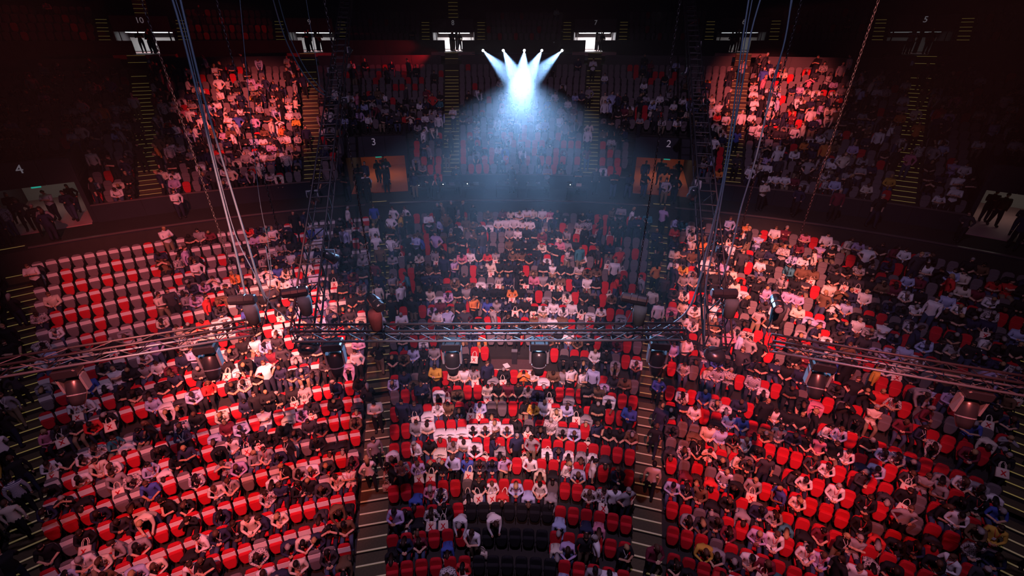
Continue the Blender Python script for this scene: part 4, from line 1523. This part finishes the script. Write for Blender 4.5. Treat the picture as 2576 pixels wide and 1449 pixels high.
def truss(name, label, p0, p1, w, bay, rc, rb, low_mat, ladder=False):
    root = thing(name, label, 'truss', p0, 0, 'hanging lighting trusses')
    d, sd, up = frame_of(p0, p1)
    L = (p1 - p0).length
    cs = {(a, b): sd * (a * w / 2) + up * (b * w / 2) for a in (-1, 1) for b in (-1, 1)}
    for (a, b), c in cs.items():
        MB().tube([c, c + d * L], rc, 8).build('chord', low_mat if b < 0 else M_TRUSS, root, True)  # lower chords take a paler metal that stands in for beam light
    n = max(1, int(round(L / bay)))
    for i in range(n + 1):
        t = L * i / n
        for a, b in (((-1, -1), (1, -1)), ((-1, 1), (1, 1)), ((-1, -1), (-1, 1)), ((1, -1), (1, 1))):
            if ladder or i in (0, n) or (i % 2 == 0 and a[1] == b[1]):
                MB().tube([cs[a] + d * t, cs[b] + d * t], rb, 5, 0, False).build('brace', M_TRUSS, root)
        if i < n and not ladder:
            t2 = L * (i + 1) / n
            for a, b in (((-1, -1), (1, -1)), ((-1, 1), (1, 1)), ((-1, -1), (-1, 1)), ((1, -1), (1, 1))):
                u, v_ = (a, b) if i % 2 == 0 else (b, a)
                MB().tube([cs[u] + d * t, cs[v_] + d * t2], rb, 5, 0, False).build('brace', M_ALU if a[1] < 0 and b[1] < 0 else M_TRUSS, root)  # lower braces likewise carry the beam light in their metal
        elif i < n and i % 3 == 1:
            t2 = L * (i + 1) / n
            MB().tube([cs[(-1, 1)] + d * t, cs[(1, 1)] + d * t2], rb, 5, 0, False).build('brace', M_TRUSS, root)
    return root


ZT = 10.8
T_C = (at_height(738, 838, ZT), at_height(1716, 834, ZT))
T_L = (at_height(640, 822, ZT), at_height(-260, 968, ZT))
T_R = (at_height(1938, 862, ZT), at_height(2840, 1016, ZT))
truss('lighting_truss', 'long black horizontal truss crossing the centre of the picture', T_C[0], T_C[1], 0.29, 0.42, 0.030, 0.011, M_ALU)
truss('lighting_truss', 'black truss running off at the left edge', T_L[0], T_L[1], 0.29, 0.42, 0.030, 0.011, M_ALU)
truss('lighting_truss', 'black truss running off at the right edge', T_R[0], T_R[1], 0.29, 0.42, 0.030, 0.011, M_ALU)
I_L = (at(768, 842, 11.4), at(880, -60, 30))
I_R = (at(1806, 862, 11.4), at(1730, -40, 30))
truss('ladder_truss', 'black inclined ladder truss rising on the left', I_L[0], I_L[1], 0.55, 0.75, 0.030, 0.018, M_TRUSS, True)
truss('ladder_truss', 'black inclined ladder truss rising on the right', I_R[0], I_R[1], 0.55, 0.75, 0.030, 0.018, M_TRUSS, True)


def lathe(prof, n=14):
    return MB().tube([(0, 0, z) for z, r_ in prof], [r_ for z, r_ in prof], n)


LAMP_ME = {}
def moving_head(p, rz, tilt, label, s=1.0):
    r = thing('moving_head_light', label, 'stage light', p, rz, 'moving head lights under the trusses')
    r.scale = (s, s, s)
    if not LAMP_ME:
        m = MB()
        for sx in (-1, 1):
            m = MB()
            m.tube([(sx * 0.12, 0, 0.02), (sx * 0.12, 0.035, 0.05), (sx * 0.12, 0.03, 0.10), (sx * 0.12, -0.03, 0.10), (sx * 0.12, -0.035, 0.05)], 0.014, 5)
            LAMP_ME['clamp', sx] = m.mesh('clamp', M_ALU)
        m = MB()
        m.panel([(-0.22, -0.17), (0.22, -0.17), (0.235, -0.12), (0.235, -0.01), (0.20, 0.02), (-0.20, 0.02), (-0.235, -0.01), (-0.235, -0.12)], -0.16, 0.32, 0.02, 0.9)
        LAMP_ME['base'] = m.mesh('base', M_LAMPB)
        m = MB()
        m.box((0, 0, -0.20), (0.46, 0.20, 0.035))
        for sx in (-1, 1):
            m.panel([(-0.09, -0.62), (0.09, -0.62), (0.11, -0.20), (-0.11, -0.20)], -0.025, 0.05, 0, 0.9, 0, 0, 0,
                    Matrix.Translation((sx * 0.215, 0, 0)) @ Matrix.Rotation(math.pi / 2, 4, 'Z'))
        LAMP_ME['yoke'] = m.mesh('yoke', M_LAMPG)
        LAMP_ME['head'] = lathe([(0.20, 0.07), (0.19, 0.15), (0.08, 0.19), (-0.14, 0.185), (-0.34, 0.15), (-0.46, 0.115)]).mesh('head', M_LAMPB, True)
        LAMP_ME['band'] = lathe([(-0.20, 0.182), (-0.225, 0.178)]).mesh('trim_ring', M_LAMPG)
        LAMP_ME['lens'] = lathe([(-0.455, 0.10), (-0.475, 0.07)]).mesh('lens', M_LENS)
    for sx in (-1, 1):
        link('clamp', LAMP_ME['clamp', sx], r)
    link('base', LAMP_ME['base'], r)
    link('yoke', LAMP_ME['yoke'], r)
    h = link('head', LAMP_ME['head'], r, (0, 0, -0.50))
    h.rotation_euler = (-tilt, 0, 0)
    link('trim_ring', LAMP_ME['band'], h)
    link('lens', LAMP_ME['lens'], h)


def on_line(seg, px):
    lo, hi = 0.0, 1.0
    for _ in range(40):
        m = (lo + hi) / 2
        x = proj(seg[0].lerp(seg[1], m))[0]
        if (x < px) == (proj(seg[1])[0] > proj(seg[0])[0]):
            lo = m
        else:
            hi = m
    return seg[0].lerp(seg[1], lo)


for seg, px, rz, tl, lab in [
        (T_L, 150, 0.35, 0.55, 'large blue-lit moving head light hanging at the far left of the left truss'),
        (T_L, 505, 0.3, 0.5, 'dark moving head light hanging near the inner end of the left truss'),
        (T_C, 830, 0.15, 0.3, 'moving head light at the left end of the centre truss'),
        (T_C, 1133, 0.05, 0.15, 'moving head light left of the middle of the centre truss'),
        (T_C, 1358, 0.0, 0.2, 'moving head light right of the middle of the centre truss'),
        (T_C, 1665, -0.1, 0.25, 'moving head light at the right end of the centre truss'),
        (T_R, 2083, -0.3, 0.6, 'moving head light hanging from the right truss'),
        (T_R, 2478, -0.3, 0.5, 'moving head light hanging near the right picture edge')]:
    p = on_line(seg, px) - Vector((0, 0, 0.145 + 0.12))
    moving_head(p, rz, tl, lab)
for p, lab in ((I_L[0] - Vector((0, 0, 0.35)), 'black lamp at the foot of the left ladder truss'), (I_R[0] - Vector((0, 0, 0.35)), 'black lamp at the foot of the right ladder truss')):
    r = thing('floodlight', lab, 'stage light', p, 0.3, 'floodlights at the truss feet')
    lathe([(0.12, 0.10), (0.10, 0.20), (-0.04, 0.27), (-0.10, 0.25)], 16).build('lamp_shell', M_LAMPB, r, True)
    MB().box((0, 0, 0.16), (0.56, 0.06, 0.04)).box((0.27, 0, 0.08), (0.03, 0.06, 0.2)).box((-0.27, 0, 0.08), (0.03, 0.06, 0.2)).build('bracket', M_LAMPB, r)
    lathe([(-0.10, 0.23), (-0.12, 0.2)], 16).build('lens', M_LENS, r)
# smaller lamps clamped to the ladder trusses
for seg, ts in ((I_L, (0.10, 0.20, 0.42, 0.52, 0.60)), (I_R, (0.12, 0.22, 0.44, 0.55, 0.66))):
    d, sd, up = frame_of(seg[0], seg[1])
    for k, t in enumerate(ts):
        p = seg[0].lerp(seg[1], t) + sd * (0.36 * (-1 if k % 2 else 1)) - up * 0.15
        r = thing('clamped_spotlight', 'small black spotlight, %s up the %s ladder truss' % (ORD[k + 1], 'left' if seg is I_L else 'right'), 'stage light', p, 0.4 * k,
                  'spotlights on the ladder trusses')
        h = lathe([(0.2, 0.05), (0.18, 0.12), (-0.05, 0.14), (-0.22, 0.17)], 12).build('lamp_body', M_LAMPB, r, True)
        h.rotation_euler = (0.5, 0.3 * (k - 2), 0)
        lathe([(-0.215, 0.155), (-0.23, 0.12)], 12).build('lens', M_LENS, h)
        MB().box((0, 0, 0.2), (0.36, 0.05, 0.04)).box((0.17, 0, 0.1), (0.03, 0.05, 0.22)).box((-0.17, 0, 0.1), (0.03, 0.05, 0.22)).build('yoke', M_LAMPG, r)


# ------------------------------------------------------------------ chain hoists, chains, cables
def chain(top, bottom, label):
    m = MB()
    L = (top - bottom).length
    n = int(L / 0.062)
    ring = []
    for k in range(8):
        a = 2 * math.pi * k / 8
        ring.append((0.017 * math.cos(a), 0.028 * math.sin(a) + (0.014 if math.sin(a) > 0.1 else -0.014 if math.sin(a) < -0.1 else 0)))
    for i in range(n):
        z = i * 0.062 + 0.03
        vs, fs = [], []
        for x, y in ring:
            l = math.hypot(x, y)
            for dx, dn in ((0.0065, 0), (0, 0.0065), (-0.0065, 0), (0, -0.0065)):
                px_, pz_, n_ = x + dx * x / l, y + dx * y / l, dn
                vs.append((px_, n_, z + pz_) if i % 2 else (n_, px_, z + pz_))
        for k in range(8):
            for q in range(4):
                fs.append((k * 4 + q, k * 4 + (q + 1) % 4, ((k + 1) % 8) * 4 + (q + 1) % 4, ((k + 1) % 8) * 4 + q))
        m.add(vs, fs)
    o = m.build('hoist_chain', M_CHAIN, None, True)
    o.location = bottom
    tag(o, label, 'chain', 'hoist chains')


M_BAGLIT = mat('chain_bag_red_lit_cloth', (0.12, 0.03, 0.025), 0.9, noise=0.4, scale=9, bump=0.5)  # lit copy of the bag cloth, red uplight put into its colour
HO = [(610, 754, 0.15, 'leftmost', 0), (742, 735, 0.35, 'second from left', 0), (946, 762, -0.9, 'third from left', 1),
      (1596, 752, -0.35, 'third from right', 0), (1822, 738, 0.0, 'second from right', 0), (1955, 764, 1.25, 'rightmost', 0)]
for px, py, rz, lab, redlit in HO:
    c = at_height(px, py, ZT + 0.92)
    r = thing('chain_hoist', '%s black chain hoist above the trusses' % lab, 'hoist', c, rz, 'chain hoists above the trusses')
    RYM = Matrix.Rotation(math.pi / 2, 3, 'Y')
    m = lathe([(-0.29, 0.09), (-0.27, 0.115), (-0.08, 0.12), (-0.07, 0.135), (0.07, 0.135), (0.08, 0.12), (0.27, 0.115), (0.29, 0.09)], 12)
    m.v = [tuple(RYM @ Vector(v_)) for v_ in m.v]
    m.build('motor_body', M_LAMPB, r)
    for q in range(6):
        m = lathe([(0.10 + q * 0.03, 0.124), (0.112 + q * 0.03, 0.124)], 12)
        m.v = [tuple(RYM @ Vector(v_)) for v_ in m.v]
        m.build('cooling_rib', M_LAMPB, r)
    m = lathe([(-0.30, 0.08), (-0.305, 0.06)], 12)
    m.v = [tuple(RYM @ Vector(v_)) for v_ in m.v]
    m.build('end_cap', M_LAMPG, r)
    MB().tube([(0, 0, -0.12), (0, 0, -0.22), (0.03, 0, -0.26), (0, 0, -0.30), (-0.03, 0, -0.27)], 0.018, 6).build('hook', M_CHAIN, r)
    for sx in (-1, 1):
        MB().tube([(0, 0, -0.28), (sx * 0.14, 0.0, -0.80)], 0.010, 5).build('sling', M_CABLE, r)
    m = MB()
    ring0 = [(0.15, -0.10), (0.16, -0.25), (0.13, -0.55), (0.05, -0.62)]
    m.tube([(0.17, -0.12, z) for _, z in ring0], [q for q, _ in ring0], 10)
    m.build('chain_bag', M_BAGLIT if redlit else M_BAGCLOTH, r, True)
    chain(c + Vector((0, 0, 18.5)), c + Vector((0, 0, 0.12)), 'long steel chain hanging down to the %s chain hoist' % lab)


def cable(pts, r_, label):
    P = [at(x, y, z) for x, y, z in pts]
    out = []
    for i in range(len(P) - 1):                       # Catmull-Rom through the points
        a, b, c, d = P[max(i - 1, 0)], P[i], P[i + 1], P[min(i + 2, len(P) - 1)]
        for k in range(5):
            t = k / 5
            out.append(0.5 * ((2 * b) + (c - a) * t + (2 * a - 5 * b + 4 * c - d) * t * t + (-a + 3 * b - 3 * c + d) * t ** 3))
    out.append(P[-1])
    o = MB().tube(out, r_, 6).build('power_cable', M_CABLE, None, True)
    tag(o, label, 'cable', 'hanging cables')


cable([(415, -60, 10.5), (452, 60, 10.6), (500, 250, 10.8), (545, 440, 11), (585, 600, 11), (606, 690, 11.2), (618, 744, 11.3)], 0.026, 'thick grey cable on the far left, first of the long left bundle')
cable([(440, -60, 10.5), (480, 110, 10.6), (520, 270, 10.8), (580, 470, 11), (625, 620, 11), (655, 720, 11.2), (672, 752, 11.3)], 0.026, 'thick grey cable in the long left bundle, right of the first')
cable([(422, -60, 10.6), (463, 70, 10.7), (508, 262, 10.9), (548, 430, 11), (592, 590, 11.1), (640, 690, 11.2), (668, 760, 11.3)], 0.012, 'thin grey cable winding between the thick left cables')
cable([(676, -40, 20), (715, 90, 20), (760, 180, 20), (800, 228, 20), (838, 248, 20)], 0.03, 'grey cable sagging to the left ladder truss, lower strand')
cable([(690, -40, 20), (726, 84, 20), (768, 172, 20), (808, 222, 20), (842, 246, 20)], 0.022, 'grey cable sagging to the left ladder truss, upper strand')
cable([(764, -40, 16), (780, 60, 16), (792, 130, 16), (805, 215, 16)], 0.010, 'thin dark cable beside the left ladder truss top')
cable([(600, -40, 14), (622, 200, 14), (650, 480, 14), (676, 620, 14), (684, 700, 13)], 0.010, 'thin dark cable hanging right of the left bundle')
cable([(672, 752, 11.3), (690, 775, 11.4), (720, 800, 11.4), (752, 832, 11.4)], 0.012, 'short grey cable looping down to the centre truss')
cable([(668, 620, 11.2), (680, 700, 11.2), (672, 770, 11.2), (655, 830, 11.3)], 0.010, 'thin grey cable crossing near the left truss end')
cable([(1890, -40, 10.8), (1868, 100, 10.9), (1850, 240, 11), (1838, 330, 11), (1815, 470, 11), (1785, 600, 11.1), (1755, 720, 11.2), (1722, 790, 11.3), (1652, 838, 11.4)], 0.020, 'grey cable of the right bundle curving to the centre truss end')
cable([(1925, -40, 10.8), (1890, 80, 10.9), (1866, 220, 11), (1842, 350, 11), (1815, 500, 11), (1795, 620, 11.1), (1776, 720, 11.2), (1772, 858, 11.3)], 0.020, 'grey cable of the right bundle falling straight to the truss foot')
cable([(1900, -40, 10.8), (1876, 90, 10.9), (1858, 230, 11), (1836, 380, 11), (1806, 520, 11), (1780, 640, 11.1), (1740, 770, 11.2)], 0.013, 'thin grey cable inside the right bundle')
cable([(1996, -40, 10.8), (1975, 100, 10.9), (1940, 220, 11), (1918, 330, 11), (1892, 430, 11), (1865, 520, 11), (1842, 620, 11.1), (1818, 700, 11.2)], 0.020, 'grey cable right of the right bundle reaching the hoist')
cable([(2004, -60, 10.8), (1978, 80, 10.9), (1948, 210, 11), (1922, 310, 11), (1896, 415, 11)], 0.013, 'short thin cable beside the rightmost grey cable')
